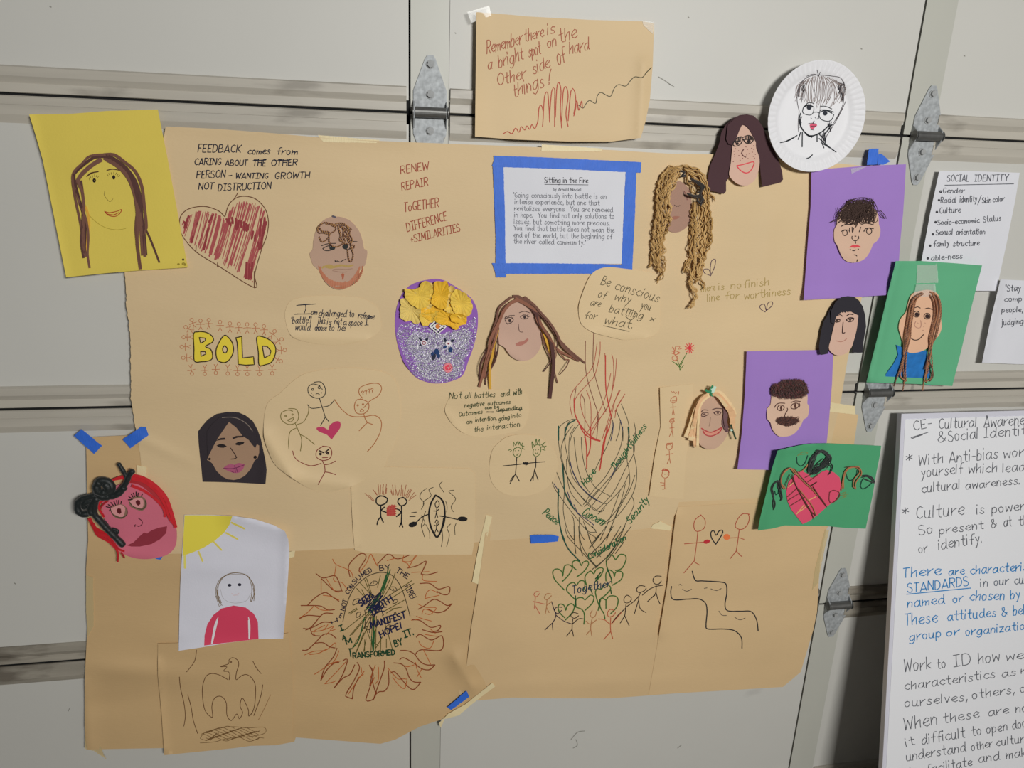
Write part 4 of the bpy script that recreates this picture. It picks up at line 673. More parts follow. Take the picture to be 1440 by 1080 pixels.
# glittered purple skull-like face with petals
r = headroot(615, 465, 'purple glittered paper face crowned with yellow petals')
s = Surf(3.8, [((570,510),(660,530),24,5)]); PUR = paper('violet_card', 138, 92, 172)
SK = V('D', '400 55, 470 50, 550 68, 640 120, 740 185, 810 250, 850 340, 858 440, 850 540, 820 680, 770 820, 715 960, 620 1015, 500 1040, 400 1035, 290 995, 220 930, 160 850, 115 740, 85 620, 72 500, 75 390, 95 290, 140 190, 210 115, 300 75')
sheet('face', s, SK, PUR, r, closed_smooth=True, thick=.0012)
gp = smooth(V('D','110 490, 200 470, 300 480, 400 520, 480 570, 600 545, 700 510, 790 440, 830 410, 845 540, 815 680, 750 800, 705 950, 620 1008, 500 1032, 400 1028, 290 985, 225 920, 170 800, 110 660, 85 560'), True, 6.)
core = smooth(V('D','240 560, 400 560, 600 560, 760 520, 780 620, 730 780, 690 930, 600 990, 480 1005, 380 1000, 300 940, 260 800, 180 680'), True, 6.)
gm = [mat('glitter_%d' % i, c, .45, metal=.25) for i, c in enumerate((C(215,215,222), C(165,163,176), C(110,108,124), C(240,240,245), C(140,122,176)))]
o = MB()
for i in range(26000):
    x, y = R.uniform(555, 673), R.uniform(440, 540)
    if not inside(x, y, gp): continue
    if not inside(x, y, core) and R.random() > .33: continue
    a = R.uniform(0, 6.28); z = .0006+R.random()*.0005; hs_ = .00062
    c0 = s.P(x, y, z); tx = Vector((math.cos(a), R.uniform(-.5, .5), math.sin(a))).normalized()*hs_; tz = Vector((-math.sin(a), R.uniform(-.5, .5), math.cos(a))).normalized()*hs_
    o.add([c0-tx-tz, c0+tx-tz, c0+tx+tz, c0-tx+tz], [(0,1,2,3)], R.choice((0,0,1,1,1,2,2,3,4)))
mk('glitter', o.v, o.f, gm[0], r, mats=gm, mi=o.mi, kind='stuff')
PET = mat('petal_fabric', C(222,184,72), .7, var=.16, vscale=(70,70,70), bump=.3, bscale=(300,300,60)); PET2 = mat('petal_fabric_gold', C(224,172,40), .7, var=.14, vscale=(60,60,60), bump=.3, bscale=(300,300,60)); PET3 = mat('petal_fabric_pale', C(212,186,104), .7, var=.12, vscale=(70,70,70), bump=.3, bscale=(300,300,60))
def petal(view, outline, centre, lay, m, amp=.0022):
    q = smooth(V(view, outline), True, 1.2); c = V(view, centre)[0]; ps = R.uniform(0, 6); q2 = []
    for p in q:
        a = math.atan2(p[1]-c[1], p[0]-c[0]); kk = 1+.10*abs(math.sin(a*4.5+ps))**.6-.05+R.uniform(-.012, .012); q2.append((c[0]+(p[0]-c[0])*kk, c[1]+(p[1]-c[1])*kk))
    q = q2; n = len(q); rings = 8; v = []; f = []; ph = R.uniform(0, 6)
    for k in range(rings+1):
        t = k/rings
        for i, p in enumerate(q):
            a = math.atan2(p[1]-c[1], p[0]-c[0]); cr = (abs(math.sin(a*9+ph))**.5)*amp*t*1.5+amp*.5*math.sin(a*3+ph)*t+.004*t*t*(0.6+.4*math.sin(a*2+ph))
            v.append(s.P(c[0]+(p[0]-c[0])*t, c[1]+(p[1]-c[1])*t, lay+cr))
    for k in range(rings):
        for i in range(n): f.append((k*n+i, (k+1)*n+i, (k+1)*n+(i+1) % n, k*n+(i+1) % n))
    N = len(v); v += [p+Vector((0, .0003, 0)) for p in v]; f += [tuple(N+j for j in reversed(q_)) for q_ in f]
    mk('petal', v, f, m, r, smooth=True)
for a in (('300 300, 420 270, 560 280, 660 330, 640 420, 540 450, 430 450, 330 400', '480 370', .001, PET2), ('200 200, 330 180, 420 240, 400 330, 280 330', '310 260', .002, PET3), ('540 180, 640 200, 680 300, 620 380, 540 330', '600 280', .002, PET), ('125 250, 160 235, 220 255, 290 320, 320 350, 300 400, 300 460, 250 470, 215 440, 170 450, 125 410, 120 350, 125 300', '225 340', .002, PET3), ('165 150, 240 150, 300 130, 320 90, 370 75, 410 100, 430 200, 400 280, 320 330, 240 300, 180 240', '300 210', .006, PET),
  ('320 340, 380 260, 440 250, 480 330, 430 375, 320 380', '400 320', .0035, PET2), ('300 400, 340 370, 450 350, 480 380, 440 450, 400 470, 380 495, 330 480', '390 420', .003, PET), ('440 90, 500 75, 560 80, 580 140, 570 250, 545 335, 480 320, 430 290, 415 250, 440 170', '500 210', .008, PET2), ('400 90, 430 100, 450 180, 430 260, 405 220', '425 170', .004, PET3),
  ('580 130, 620 115, 640 160, 600 220, 560 260, 570 200', '600 170', .004, PET3), ('540 340, 560 270, 600 230, 640 320, 630 370, 580 370', '595 320', .003, PET3), ('610 200, 640 155, 690 160, 740 190, 790 250, 805 330, 780 385, 700 420, 640 370, 600 270', '700 280', .006, PET),
  ('450 420, 480 370, 540 360, 640 390, 700 420, 750 410, 740 470, 690 490, 660 525, 620 520, 580 490, 500 480, 460 450', '590 430', .005, PET2), ('595 410, 630 380, 720 390, 750 420, 700 465, 620 455', '670 420', .009, PET2)): petal('D', *a)
draw('bead_diamond', r, s, VS('D','475 432 555 500; 555 500 480 568; 480 568 400 498; 400 498 475 432; 430 470 520 535; 440 530 520 465; 450 450 530 515; 420 480 500 550; 420 515 500 450; 455 545 540 485'), ink(232,228,215), 1.7, lift=.0062)
draw('bead_dots', r, s, VS('D', '425 490; 440 475; 455 462; 470 450; 490 452; 505 466; 520 480; 535 495; 525 515; 510 528; 495 543; 480 555; 465 540; 450 528; 435 512'), ink(30,30,30), 1.6, lift=.0068)
blob('bead', r, s, cv('D',477,499,22,22)[:-1], ink(206,122,56), lift=.0072, thick=.001)
BE = ink(28,60,110); BD = ink(30,36,60); PKB = ink(206,130,150)
for q, m, l in ((cv('D',315,625,22,9,rot=35), BD, .002), (cv('D',370,625,22,9,rot=-35), BD, .002), (cv('D',318,672,20,9,rot=-30), BD, .002), (cv('D',548,632,12,22,rot=-20), BD, .002), (cv('D',612,638,24,11,rot=-25), BD, .002), (cv('D',545,695,22,12,rot=-35), BE, .002), (cv('D',598,722,20,26,rot=15), BE, .002), (cv('D',468,740,24,28,rot=-20), BE, .003), (cv('D',440,790,18,32,rot=20), BD, .002), (cv('D',482,772,16,30,rot=-15), BE, .0025), (cv('D',430,765,18,22), BE, .002)):
    blob('gem', r, s, q[:-1], m, lift=l, thick=.0015)
draw('eye_beads', r, s, [cv('D',345,655,24,22), cv('D',345,657,12,10), cv('D',578,662,24,20), cv('D',578,664,11,9)], ink(226,214,218), 1.8, lift=.003)
draw('eye_beads', r, s, [cv('D',345,657,16,14), cv('D',578,664,6,5)], ink(150,60,80), 1.2, lift=.0034)
blob('nose_button', r, s, cv('D',572,892,46,46,n=16)[:-1], ink(206,50,76), lift=.0015, thick=.0015)
draw('spiral', r, s, VS('D','600 880, 585 860, 555 865, 540 890, 555 920, 590 920, 605 895, 585 880, 568 892, 580 905')+[cv('D',572,892,40,40,n=24)], ink(232,140,150), .9, lift=.0034)

# auburn-haired face
r = headroot(733, 460, 'tan paper face with windswept brown and gold paper strip hair')
s = Surf(4.2, [((700,485),(735,508),22,7)])
sheet('face', s, V('E', '440 125, 500 150, 560 210, 610 290, 640 360, 655 450, 650 540, 610 620, 550 675, 480 690, 410 680, 350 635, 300 565, 245 530, 240 480, 250 390, 250 310, 290 220, 350 160'), paper('skin_rose', 188, 156, 138), r, closed_smooth=True, thick=.0008)
draw('eyes', r, s, VS('E', '300 290, 330 285, 360 280, 385 295, 380 315, 350 335, 320 335, 305 300; 310 275, 350 262, 395 260; 450 275, 480 255, 510 262, 525 280, 495 295, 460 290, 450 275; 440 235, 490 222, 545 238; 318 290 305 278; 330 285 322 272; 345 282 342 268; 360 282 365 270; 372 288 382 278; 500 262 505 245; 512 265 525 250; 520 275 540 268; 345 300 350 320; 485 262 490 285; 335 335 330 345; 360 332 365 342'), ink(66,48,46), .9)
for q in (cv('E',350,310,13,16), cv('E',491,276,12,15)): blob('pupil', r, s, q[:-1], ink(60,44,42), lift=.0005)
draw('nose', r, s, VS('E','432 345, 436 385, 446 415, 475 418'), ink(96,66,60), .9)
blob('lips', r, s, V('E','405 530, 440 510, 480 505, 520 475, 528 490, 500 525, 450 550, 410 548'), ink(182,118,104))
BRR = paper('strip_rust', 138, 92, 74)
for p, w0, w1, m, l in (('370 85, 300 140, 245 200, 225 300, 180 430, 150 560, 130 620, 80 720, 62 880', 3.4, 1.4, BR1, 5), ('430 115, 350 150, 290 200, 260 290, 210 420, 190 520, 215 600, 215 680, 140 820', 4, 2.2, BR1, 4), ('440 120, 380 130, 300 210, 250 320, 170 480, 150 600, 110 760, 85 860, 60 940', 4.5, 3.4, BRR, 7), ('245 340, 215 470, 170 600, 130 720, 110 860', 3, 2.6, BRR, 8),
   ('240 400, 205 520, 190 620, 160 760, 165 960', 3.0, 3.4, GLD, 6), ('230 440, 240 560, 210 690, 130 830, 120 920', 2.4, 1.6, BR2, 6), ('150 560, 110 620, 65 760, 70 880', 1.6, 1.2, BR2, 9),
   ('380 80, 430 80, 520 140, 600 210, 680 290, 760 400, 830 500, 940 610, 1070 715', 4.2, 2.2, BR1, 6), ('490 85, 580 160, 650 240, 730 330, 800 440, 860 560, 1010 695', 3.6, 3.0, BR1, 9), ('400 100, 500 150, 590 220, 620 320, 700 430, 740 520, 830 600, 1000 690', 5.0, 2.4, BRR, 7), ('440 105, 540 170, 610 260, 650 360, 730 480, 760 620, 765 760, 730 1050', 5.2, 4.6, BR2, 9),
   ('560 190, 620 290, 680 400, 760 520, 790 580, 830 620, 880 680, 915 680', 4.6, 1.6, BRR, 10), ('915 685, 880 760, 820 825', 1.6, 1.2, BR1, 10), ('640 370, 670 420, 700 500, 740 620', 2.6, 4.2, GLD, 5), ('650 420, 680 540, 730 650, 770 780, 805 905', 2.2, 1.4, BR1, 5), ('640 270, 760 380, 800 480, 790 590, 740 700, 670 795', 1.8, 1.4, BR2, 8), ('700 470, 790 610, 760 720, 770 790', 2.6, 1.6, BR3, 8)):
    strip('hair_strip', r, s, V('E', p), w0, m, lift=(lambda l: lambda t: .001+l*.0012*math.sin(math.pi*min(1, t*.9+.05)))(l), w1=w1)

# yarn-haired face
r = headroot(955, 320, 'dark tan paper face under long wavy golden yarn hair')
s = Surf(4)
sheet('face', s, V('F', '300 170, 360 220, 380 300, 375 390, 360 470, 310 515, 260 525, 215 505, 195 440, 220 330, 245 240, 270 190'), paper('skin_brown', 158, 126, 110), r, closed_smooth=True, thick=.0008)
draw('nose', r, s, VS('F','262 335 268 340; 275 345 285 342; 290 345 300 338; 322 240, 335 280'), ink(70,44,42), .9)
draw('eyes', r, s, VS('F','330 240, 345 270, 350 300; 355 230 365 245'), ink(120,60,60), .8)
blob('lips', r, s, V('F','235 425, 260 412, 300 415, 280 432, 250 435'), ink(162,108,90))
YG = [mat('yarn_gold_%d' % i, c, .85, sheen=.3, bump=.5, bscale=(900,900,900)) for i, c in enumerate((C(184,146,86), C(164,128,72), C(196,160,102)))]
def wavy(guide, amp, per, seed):
    p = smooth(V('F', guide), False, 3.); rr = random.Random(seed); out = []; s_ = 0; a = rr.uniform(0, 6); pj = per*rr.uniform(.8, 1.25)
    for i, q in enumerate(p):
        if i: s_ += 3
        b, c = p[max(0, i-1)], p[min(len(p)-1, i+1)]; d = dist(b, c) or 1; nx, ny = -(c[1]-b[1])/d, (c[0]-b[0])/d
        k = amp*(.35+.65*math.sin(s_*.05+a)**2)*min(1, i/5)*math.sin(s_*6.28/pj+a); out.append((q[0]+nx*k, q[1]+ny*k))
    return out
left = ['300 75, 230 110, 170 170, 150 260, 140 400, 130 520, 110 640, 95 760', '310 70, 220 95, 160 160, 140 290, 150 430, 140 560, 120 680, 130 770', '320 65, 240 80, 180 140, 170 250, 165 380, 155 500, 140 600, 110 720', '300 90, 250 120, 220 180, 190 260, 180 360, 175 480, 165 600, 150 720, 160 800', '290 80, 260 110, 250 170, 220 230, 200 320, 205 400, 190 520, 170 640, 165 760, 185 800', '310 90, 270 130, 265 200, 235 260, 225 340, 215 420, 195 500, 175 600, 195 640, 170 700',
  '280 70, 220 110, 200 180, 180 280, 160 330, 190 400, 230 420, 215 480, 185 560', '290 100, 240 200, 215 280, 240 350, 225 400, 190 450, 160 540, 150 640, 100 660', '260 90, 190 130, 165 220, 145 340, 130 460, 120 580, 130 690, 150 760', '270 75, 200 120, 155 230, 150 350, 160 470, 150 590, 140 700, 165 780, 180 820, 130 865', '300 110, 255 180, 210 220, 180 300, 170 400, 140 450, 125 560, 115 700', '200 410, 170 470, 165 560, 190 610, 165 680, 190 720, 185 800']
right = ['310 70, 370 75, 430 100, 470 150, 490 230, 500 350, 515 450, 505 560, 480 650, 460 720', '320 65, 400 80, 450 120, 480 200, 480 320, 500 430, 490 550, 460 640, 455 760, 445 850', '330 75, 350 110, 345 170, 380 200, 385 250, 400 260', '330 90, 380 100, 430 140, 460 180, 470 260, 480 380, 470 500, 455 600, 440 700, 430 830', '320 80, 380 120, 440 180, 470 200, 500 250, 545 300', '340 80, 420 110, 475 170, 490 280, 485 400, 500 500, 510 560, 490 620',
  '395 320, 400 400, 395 480, 400 560, 370 640, 375 720, 335 760, 340 810', '400 330, 410 420, 420 520, 410 620, 400 700, 390 780, 380 860, 400 930', '420 350, 430 450, 430 560, 425 660, 400 740, 390 820, 370 870, 400 900, 420 940, 400 1000, 365 1055', '410 320, 385 380, 390 460, 375 560, 365 630, 370 700, 340 760, 370 800', '440 380, 450 480, 440 600, 450 690, 440 780, 445 850, 465 880, 455 910', '430 330, 420 380, 410 450, 415 540, 400 620, 395 700, 405 760, 395 860', '450 300, 465 400, 480 480, 470 580, 460 660, 440 720, 445 800, 420 850, 400 870',
  '480 180, 495 260, 500 350, 490 430, 500 520, 515 560, 495 640', '470 350, 450 420, 470 520, 480 600, 470 660, 455 760', '370 880, 390 920, 410 960, 395 1010, 370 1050', '410 770, 420 830, 380 850, 375 790, 350 770, 330 800']
k_ = 0
for g in left+right:
    for rep in range(2 if k_ % 3 else 3):
        gg = [float(x) for x in g.replace(',', ' ').split()]; gg = [c+R.uniform(-11, 11) for c in gg]
        yarn('yarn_strand', r, s, wavy(gg, 2.2, 12, k_*7+rep), .00135, R.choice(YG), lift=(lambda h: lambda t: .001+h)(R.uniform(0, .011)), n=5, step=3, sm=False)
    k_ += 1
DY = mat('yarn_black', C(44,38,34), .9, sheen=.3)
for p in ('370 150, 400 170, 440 200, 450 240, 420 250', '420 170, 450 210, 440 260, 460 300, 440 340', '350 255, 380 270, 420 275, 450 260', '380 160, 430 180, 470 210, 450 230', '410 270, 450 290, 430 320, 420 290', '300 100, 330 110, 310 140, 340 130'): yarn('yarn_strand', r, s, V('F', p), .0022, DY, lift=.012, n=6)

# freckled face
r = headroot(1050, 215, 'freckled paper face with long flared dark brown paper hair')
sB = Surf(9, [((995,265),(1020,272),30,4), ((1070,260),(1100,255),30,4)]); s = Surf(12, [((1030,260),(1065,258),24,3)])
DB = paper('hair_brown', 72, 50, 54)
sheet('hair_back', sB, V('G', '540 90, 620 105, 680 160, 730 240, 790 380, 860 510, 920 640, 955 760, 965 850, 940 885, 820 915, 722 938, 705 800, 690 600, 660 480, 400 480, 370 600, 360 700, 330 830, 300 880, 300 990, 270 1020, 200 1000, 100 980, 80 860, 110 700, 170 560, 220 430, 245 300, 300 210, 380 140, 460 98'), DB, r, closed_smooth=False, thick=.0006)
sheet('face', s, V('G', '490 215, 540 240, 600 320, 645 380, 650 480, 690 610, 680 740, 640 850, 580 905, 520 925, 440 905, 370 850, 335 790, 355 660, 370 500, 385 420, 440 310, 465 240'), paper('skin_peach', 200, 166, 148), r, closed_smooth=True, thick=.0008)
s3 = Surf(13.2)
sheet('fringe', s3, V('G', '480 110, 540 88, 620 110, 690 190, 730 260, 690 400, 655 420, 600 320, 570 260, 520 215, 485 215, 450 290, 420 370, 380 450, 330 440, 300 380, 320 210, 400 140'), DB, r, closed_smooth=False, thick=.0006)
draw('eyes', r, s3, VS('G', '380 430, 420 375, 480 350, 490 400, 460 445, 400 462, 378 430; 500 360, 550 335, 600 350, 620 390, 580 430, 530 420, 500 375; 380 410 470 400; 410 385 415 420; 430 370 432 415; 450 360 450 410; 470 360 465 400; 510 380 610 385; 525 350 528 385; 545 340 545 385; 565 340 565 385; 585 345 582 385; 600 355 598 385'), ink(32,24,24), 1.15)
for q in (cv('G',432,432,17,16), cv('G',568,405,20,20)): blob('pupil', r, s3, q[:-1], ink(38,24,24), lift=.0005)
draw('nose', r, s, VS('G','503 500, 480 545, 495 570, 530 590'), ink(96,52,50), 1.4)
draw('mouth', r, s, VS('G','425 690, 500 675, 620 645, 615 700, 580 755, 540 775, 490 760, 445 720, 425 690'), ink(204,70,78), 1.5)
draw('freckles', r, s, [V('G', [x, y]) for x, y in ((408,490),(390,520),(445,515),(395,555),(397,578),(448,570),(490,602),(462,625),(382,640),(530,468),(548,498),(540,562),(568,548),(555,605),(597,485),(622,498),(605,530),(640,555),(615,580),(630,600),(622,455))], ink(132,72,66), 1.1)

# paper plate
pc = at(1146, 164.5, .030); PR = .0992
def plate_y(rr, th):
    t = rr/PR
    if t < .70: return .0
    if t < .80: return .006*((t-.70)/.10)**1.5
    fl = math.cos(th*56)*.0009*min(1, (t-.80)/.05)*min(1, (1.0-t)/.03+.3)
    return .006+.008*(t-.80)/.20+fl
Pl = thing('paper_plate', pc, 'white fluted paper plate with an ink portrait in glasses', 'plate')
v = []; f = []; NT = 448; rings = [0.0001, .2, .4, .6, .70, .73, .76, .80, .84, .88, .92, .96, .985, 1.0]
for q in rings:
    for i in range(NT):
        th = 2*math.pi*i/NT; rr = PR*q; v.append((pc.x+rr*math.cos(th), pc.y+.006-plate_y(rr, th), pc.z+rr*math.sin(th)))
for k in range(len(rings)-1):
    for i in range(NT): f.append((k*NT+i, k*NT+(i+1) % NT, (k+1)*NT+(i+1) % NT, (k+1)*NT+i))
N = len(v); v += [(a, b+.0009, c) for a, b, c in v]; f += [tuple(N+j for j in reversed(q)) for q in f]+[((len(rings)-1)*NT+i, (len(rings)-1)*NT+(i+1) % NT, N+(len(rings)-1)*NT+(i+1) % NT, N+(len(rings)-1)*NT+i) for i in range(NT)]
mk('dish', v, f, mat('plate_card', C(216,216,222), .6, bump=.05, bscale=(200,200,200)), Pl, smooth=True)
class PlateS:
    def P(s_, px, py, lift=0):
        d = -pc.y-.006
        for _ in range(3):
            p = at(px, py, d); rr = math.hypot(p.x-pc.x, p.z-pc.z); d = -pc.y-.006+(plate_y(rr, math.atan2(p.z-pc.z, p.x-pc.x)) if rr < PR else .014)+lift
        return at(px, py, d)
sPl = PlateS(); r = Pl
hair = []
for i in range(50):                                 # fringe and crown
    t = i/49; u = 2*t-1; x0 = 525+u*165; x1 = 540+u*232; y0 = 150+55*abs(u)**2.2+R.uniform(-8, 6); y1 = 455-90*abs(u)**2+R.uniform(-70, 15)
    hair.append(V('H', [x0+R.uniform(-14, 14), y0, (x0+x1)/2+u*34+R.uniform(-8, 8), y0+(y1-y0)*.35, x1+u*6+R.uniform(-10, 6), y0+(y1-y0)*.75, x1-14+R.uniform(-18, 4), y1]))
draw('hair_lines', r, sPl, hair, ink(138,124,120), .55)
draw('hair_lines', r, sPl, VS('H', '330 480, 310 370, 330 240, 390 170, 470 140, 560 140, 650 150, 720 165, 760 230, 755 330, 745 420, 700 520, 640 620; 320 340, 330 260, 370 190; 500 90 515 150; 530 110 515 150; 400 150, 470 130, 520 150; 720 165, 745 200, 750 290, 740 380; 700 210 760 230; 340 240 320 350; 370 280 350 400; 740 455, 700 540, 640 640, 590 720, 580 780; 770 390, 730 480, 680 560; 330 480, 320 600, 325 680'), ink(66,58,62), .8)
draw('shading', r, sPl, [V('H', [a+R.uniform(-20, 20), b+R.uniform(-30, 30), a+R.uniform(-16, 16), b+50+R.uniform(-20, 30)]) for a, b in [(370, 230)]*9+[(715, 240)]*12+[(735, 320)]*6+[(620, 600)]*10+[(560, 700)]*8+[(340, 560)]*4], ink(58,56,62), .75)
FC = ink(40,46,52)
draw('face_outline', r, sPl, VS('H', '335 560, 345 620, 380 680, 430 722, 500 700, 570 660, 620 600; 345 500, 330 560, 350 640, 400 695, 440 715, 520 695, 600 630; 400 700 450 730; 150 780, 230 760, 310 712; 200 770 300 720; 520 740, 600 810, 680 870; 540 780, 620 830; 360 680, 358 820; 345 680 320 750; 500 710, 500 770; 550 790 565 830; 400 932, 430 920, 455 895; 520 700, 560 740; 570 690, 580 780; 640 610 560 720'), FC, 1.5)
draw('glasses', r, sPl, VS('H', '372 440, 362 490, 390 512, 440 518, 465 490, 470 450; 372 440, 400 425, 440 425; 470 492, 500 490, 520 500; 530 470, 520 520, 540 560, 600 578, 640 560, 660 510; 530 470, 590 470, 660 490; 520 515 512 555; 385 430, 420 400, 470 408; 530 435, 580 435, 640 460'), FC, 1.1)
for q in (cv('H',425,445,24,24), cv('H',577,500,22,24)): blob('pupil', r, sPl, q[:-1], ink(40,44,54), lift=.0006, sm=True)
draw('eyelids', r, sPl, VS('H','380 440, 420 420, 462 440; 535 490, 580 472, 640 500'), FC, 1.8)
draw('nose', r, sPl, VS('H','440 545 450 552; 480 540, 500 560, 510 545; 475 575 462 585'), ink(120,120,126), .8)
blob('lips', r, sPl, V('H','430 610, 460 595, 495 600, 500 620, 475 640, 455 658, 435 640'), ink(206,84,110), lift=.0006)
draw('lip_lines', r, sPl, VS('H','415 603, 450 595, 495 605; 440 655 470 660; 465 580 462 600; 440 625 490 622'), ink(70,50,60), .8, lift=.0009)

# curly face on violet sheet
VIO = paper('violet_sheet', 150, 118, 186)
s = Surf(7, [((1130,420),(1262,413),22,7), ((1141,240),(1130,420),12,4)])
r = thing('portrait_sheet', at(1200, 325, .02), 'violet sheet under the paper plate with a red-lipped face and dark scribbly hair', 'portrait')
sheet('sheet', s, V('px', '1141 241, 1142 239, 1180 236, 1220 233, 1274 231, 1272 270, 1270 300, 1266 340, 1261 414, 1200 418, 1130 422, 1136 340, 1140 290'), VIO, r, closed_smooth=False)
s2 = Surf(10, [((1180,350),(1215,372),16,3)])
sheet('face', s2, V('I', '600 180, 700 200, 770 270, 810 340, 820 460, 838 510, 830 600, 790 670, 750 700, 700 810, 640 890, 560 930, 480 940, 400 915, 350 860, 315 780, 290 715, 262 680, 250 600, 255 520, 280 470, 310 350, 380 240, 480 190'), paper('skin_sand', 200, 168, 146), r, closed_smooth=True, thick=.0014)
BKT = mat('thread_dark', C(66,48,42), .85)
scr = []
for i in range(120):
    a = R.uniform(0, 1); x0 = 420+R.uniform(0, 340); y0 = 150+R.uniform(-25, 70); x2 = 290+a*480+R.uniform(-20, 20); y2 = 470-80*abs(a-.5)+R.uniform(-120, 10)
    scr.append([x0, y0, (x0+x2)/2+R.uniform(-70, 70), (y0+y2)/2+R.uniform(-60, 40), x2+R.uniform(-10, 10), y2, x2+R.uniform(-40, 50), y2-R.uniform(20, 90)])
for q in scr: yarn('hair_thread', r, s2, V('I', q), .00055, BKT, lift=R.uniform(.0002, .003), n=4)
for q in ('300 380, 250 410, 205 432', '310 370, 270 400, 215 425', '800 270, 850 290, 900 350, 915 380, 880 370, 820 310', '760 190, 800 260, 780 360, 750 450', '480 150, 560 120, 660 120, 740 150, 790 230', '500 130, 400 190, 330 290, 290 380, 285 470', '600 330, 570 380, 550 450, 520 500'): yarn('hair_thread', r, s2, V('I', q), .0007, BKT, lift=.002, n=4)
draw('features', r, s2, [cv('I',390,562,30,36), cv('I',695,540,34,40)]+VS('I', '345 545, 380 525, 450 530; 340 480, 400 455, 480 458; 600 455, 660 440, 750 460; 630 540, 650 510, 700 500, 750 510; 640 520 630 545; 450 500 445 550; 480 490, 485 560, 500 500; 590 490 570 550; 480 605, 475 630, 490 645; 515 603 530 605; 560 605, 565 630, 550 645; 495 655, 520 665, 545 655; 522 670 525 695; 455 768 462 778; 485 785, 505 788, 525 778; 555 765 562 770; 505 840, 525 842, 540 855; 548 900 540 925'), ink(48,34,32), 1.2)
blob('lips', r, s2, V('I','435 748, 470 725, 495 710, 515 718, 540 710, 565 722, 597 745, 550 742, 515 752, 480 745'), ink(204,70,78))

# moustache face on violet sheet
s = Surf(6, [((1037,660),(1162,664),20,7), ((1050,492),(1037,660),14,7)])
r = thing('portrait_sheet', at(1105, 580, .02), 'violet sheet with a face wearing felt hair and a felt moustache', 'portrait')
sheet('sheet', s, V('px', '1050 494, 1110 493, 1172 492, 1170 540, 1165 600, 1158 664, 1100 661, 1037 660, 1043 610, 1047 560, 1049 520'), VIO, r, closed_smooth=False)
s2 = Surf(8.5, [((1075,585),(1100,615),16,3)])
sheet('face', s2, V('M', '270 330, 400 300, 650 290, 770 340, 775 490, 800 530, 795 620, 770 690, 720 720, 690 790, 630 880, 560 940, 480 965, 370 965, 310 920, 265 850, 240 760, 200 720, 190 620, 195 560, 240 510, 255 400'), paper('skin_light', 204, 172, 150), r, closed_smooth=True, thick=.0014)
draw('features', r, s2, VS('M', '340 550, 360 520, 400 510, 445 540, 430 575, 390 592, 350 580, 340 550; 535 540, 560 500, 610 480, 650 500, 640 540, 600 565, 550 560, 535 540; 300 545, 330 500, 380 482, 450 485; 540 475, 600 452, 675 460; 485 555, 492 580, 460 630, 438 690; 655 480, 668 510, 655 545; 610 700, 640 680, 655 690, 640 718'), ink(80,46,42), 1.15)
for q in (cv('M',395,552,15,32), cv('M',600,522,16,36)): blob('pupil', r, s2, q[:-1], ink(92,58,48), lift=.0005)
FH = [mat('felt_brown_%d' % i, c, .9, sheen=.4) for i, c in enumerate((C(78,48,40), C(60,38,34), C(102,62,50), C(118,52,54)))]
hp1 = smooth(V('M','260 240, 300 215, 360 215, 400 170, 460 148, 550 150, 650 148, 720 165, 765 215, 780 280, 795 325, 740 370, 680 395, 560 405, 450 405, 350 390, 280 375, 255 350'), True, 4.)
hp2 = smooth(V('M','325 740, 350 700, 420 685, 480 682, 560 685, 620 705, 660 745, 600 780, 530 810, 460 810, 390 795, 345 765'), True, 4.)
blob('hair_base', r, s2, hp1, FH[1], lift=.002, sm=False, thick=.002, grid=3); fuzz('hair', r, s2, hp1, 1500, 6, FH, lift=.004, height=.006, ang=80, r=.00055)
blob('moustache_base', r, s2, hp2, FH[1], lift=.001, sm=False, thick=.001, grid=3); fuzz('moustache', r, s2, hp2, 700, 4.5, FH[:3], lift=.002, height=.004, ang=5, r=.0005)

# bob face
r = headroot(1188, 458, 'light paper face with a straight black bob and cut fringe')
sb = Surf(10.5, [((1152,498),(1165,500),30,8)]); s = Surf(13); s3 = Surf(14.2)
BK = paper('black_card', 46, 44, 50); 
sheet('hair_back', sb, V('J', '540 120, 630 130, 700 180, 755 270, 790 400, 802 560, 785 660, 765 780, 750 935, 680 938, 600 930, 620 800, 660 500, 350 500, 300 700, 265 850, 250 950, 200 960, 150 970, 130 930, 120 840, 150 620, 190 480, 240 400, 290 290, 370 190, 440 135'), BK, r, thick=.0006, closed_smooth=False)
sheet('face', s, V('J', '440 330, 560 330, 680 370, 682 470, 665 600, 630 740, 590 860, 520 940, 430 975, 350 965, 290 920, 262 860, 290 750, 320 620, 350 500, 370 400'), paper('skin_peach', 200, 166, 148), r, closed_smooth=True, thick=.0008)
sheet('fringe', s3, V('J', '540 118, 630 128, 700 180, 750 280, 700 400, 660 380, 600 350, 585 335, 575 350, 555 335, 545 355, 520 338, 505 358, 480 345, 465 358, 440 345, 430 365, 400 380, 370 420, 340 520, 300 500, 290 340, 360 200, 440 135'), BK, r, thick=.0006, closed_smooth=False)
draw('eyes', r, s, VS('J', '385 398, 430 385, 460 408; 520 405, 560 378, 615 385; 515 460, 560 430, 625 438, 600 480, 550 488, 515 460; 360 490, 380 455, 425 460, 420 485, 370 495; 530 450 620 440; 370 460 420 455'), ink(56,38,36), 1.3)
for q in (cv('J',572,458,18,17), cv('J',388,478,15,16)): blob('pupil', r, s, q[:-1], ink(86,66,56), lift=.0005)
draw('nose', r, s, VS('J','470 495, 462 570, 458 650; 458 650, 480 652, 495 645'), ink(60,36,34), 1.3, sharp=True)
draw('mouth', r, s, VS('J','375 765, 430 778, 480 765, 520 735'), ink(186,132,116), 1.0)

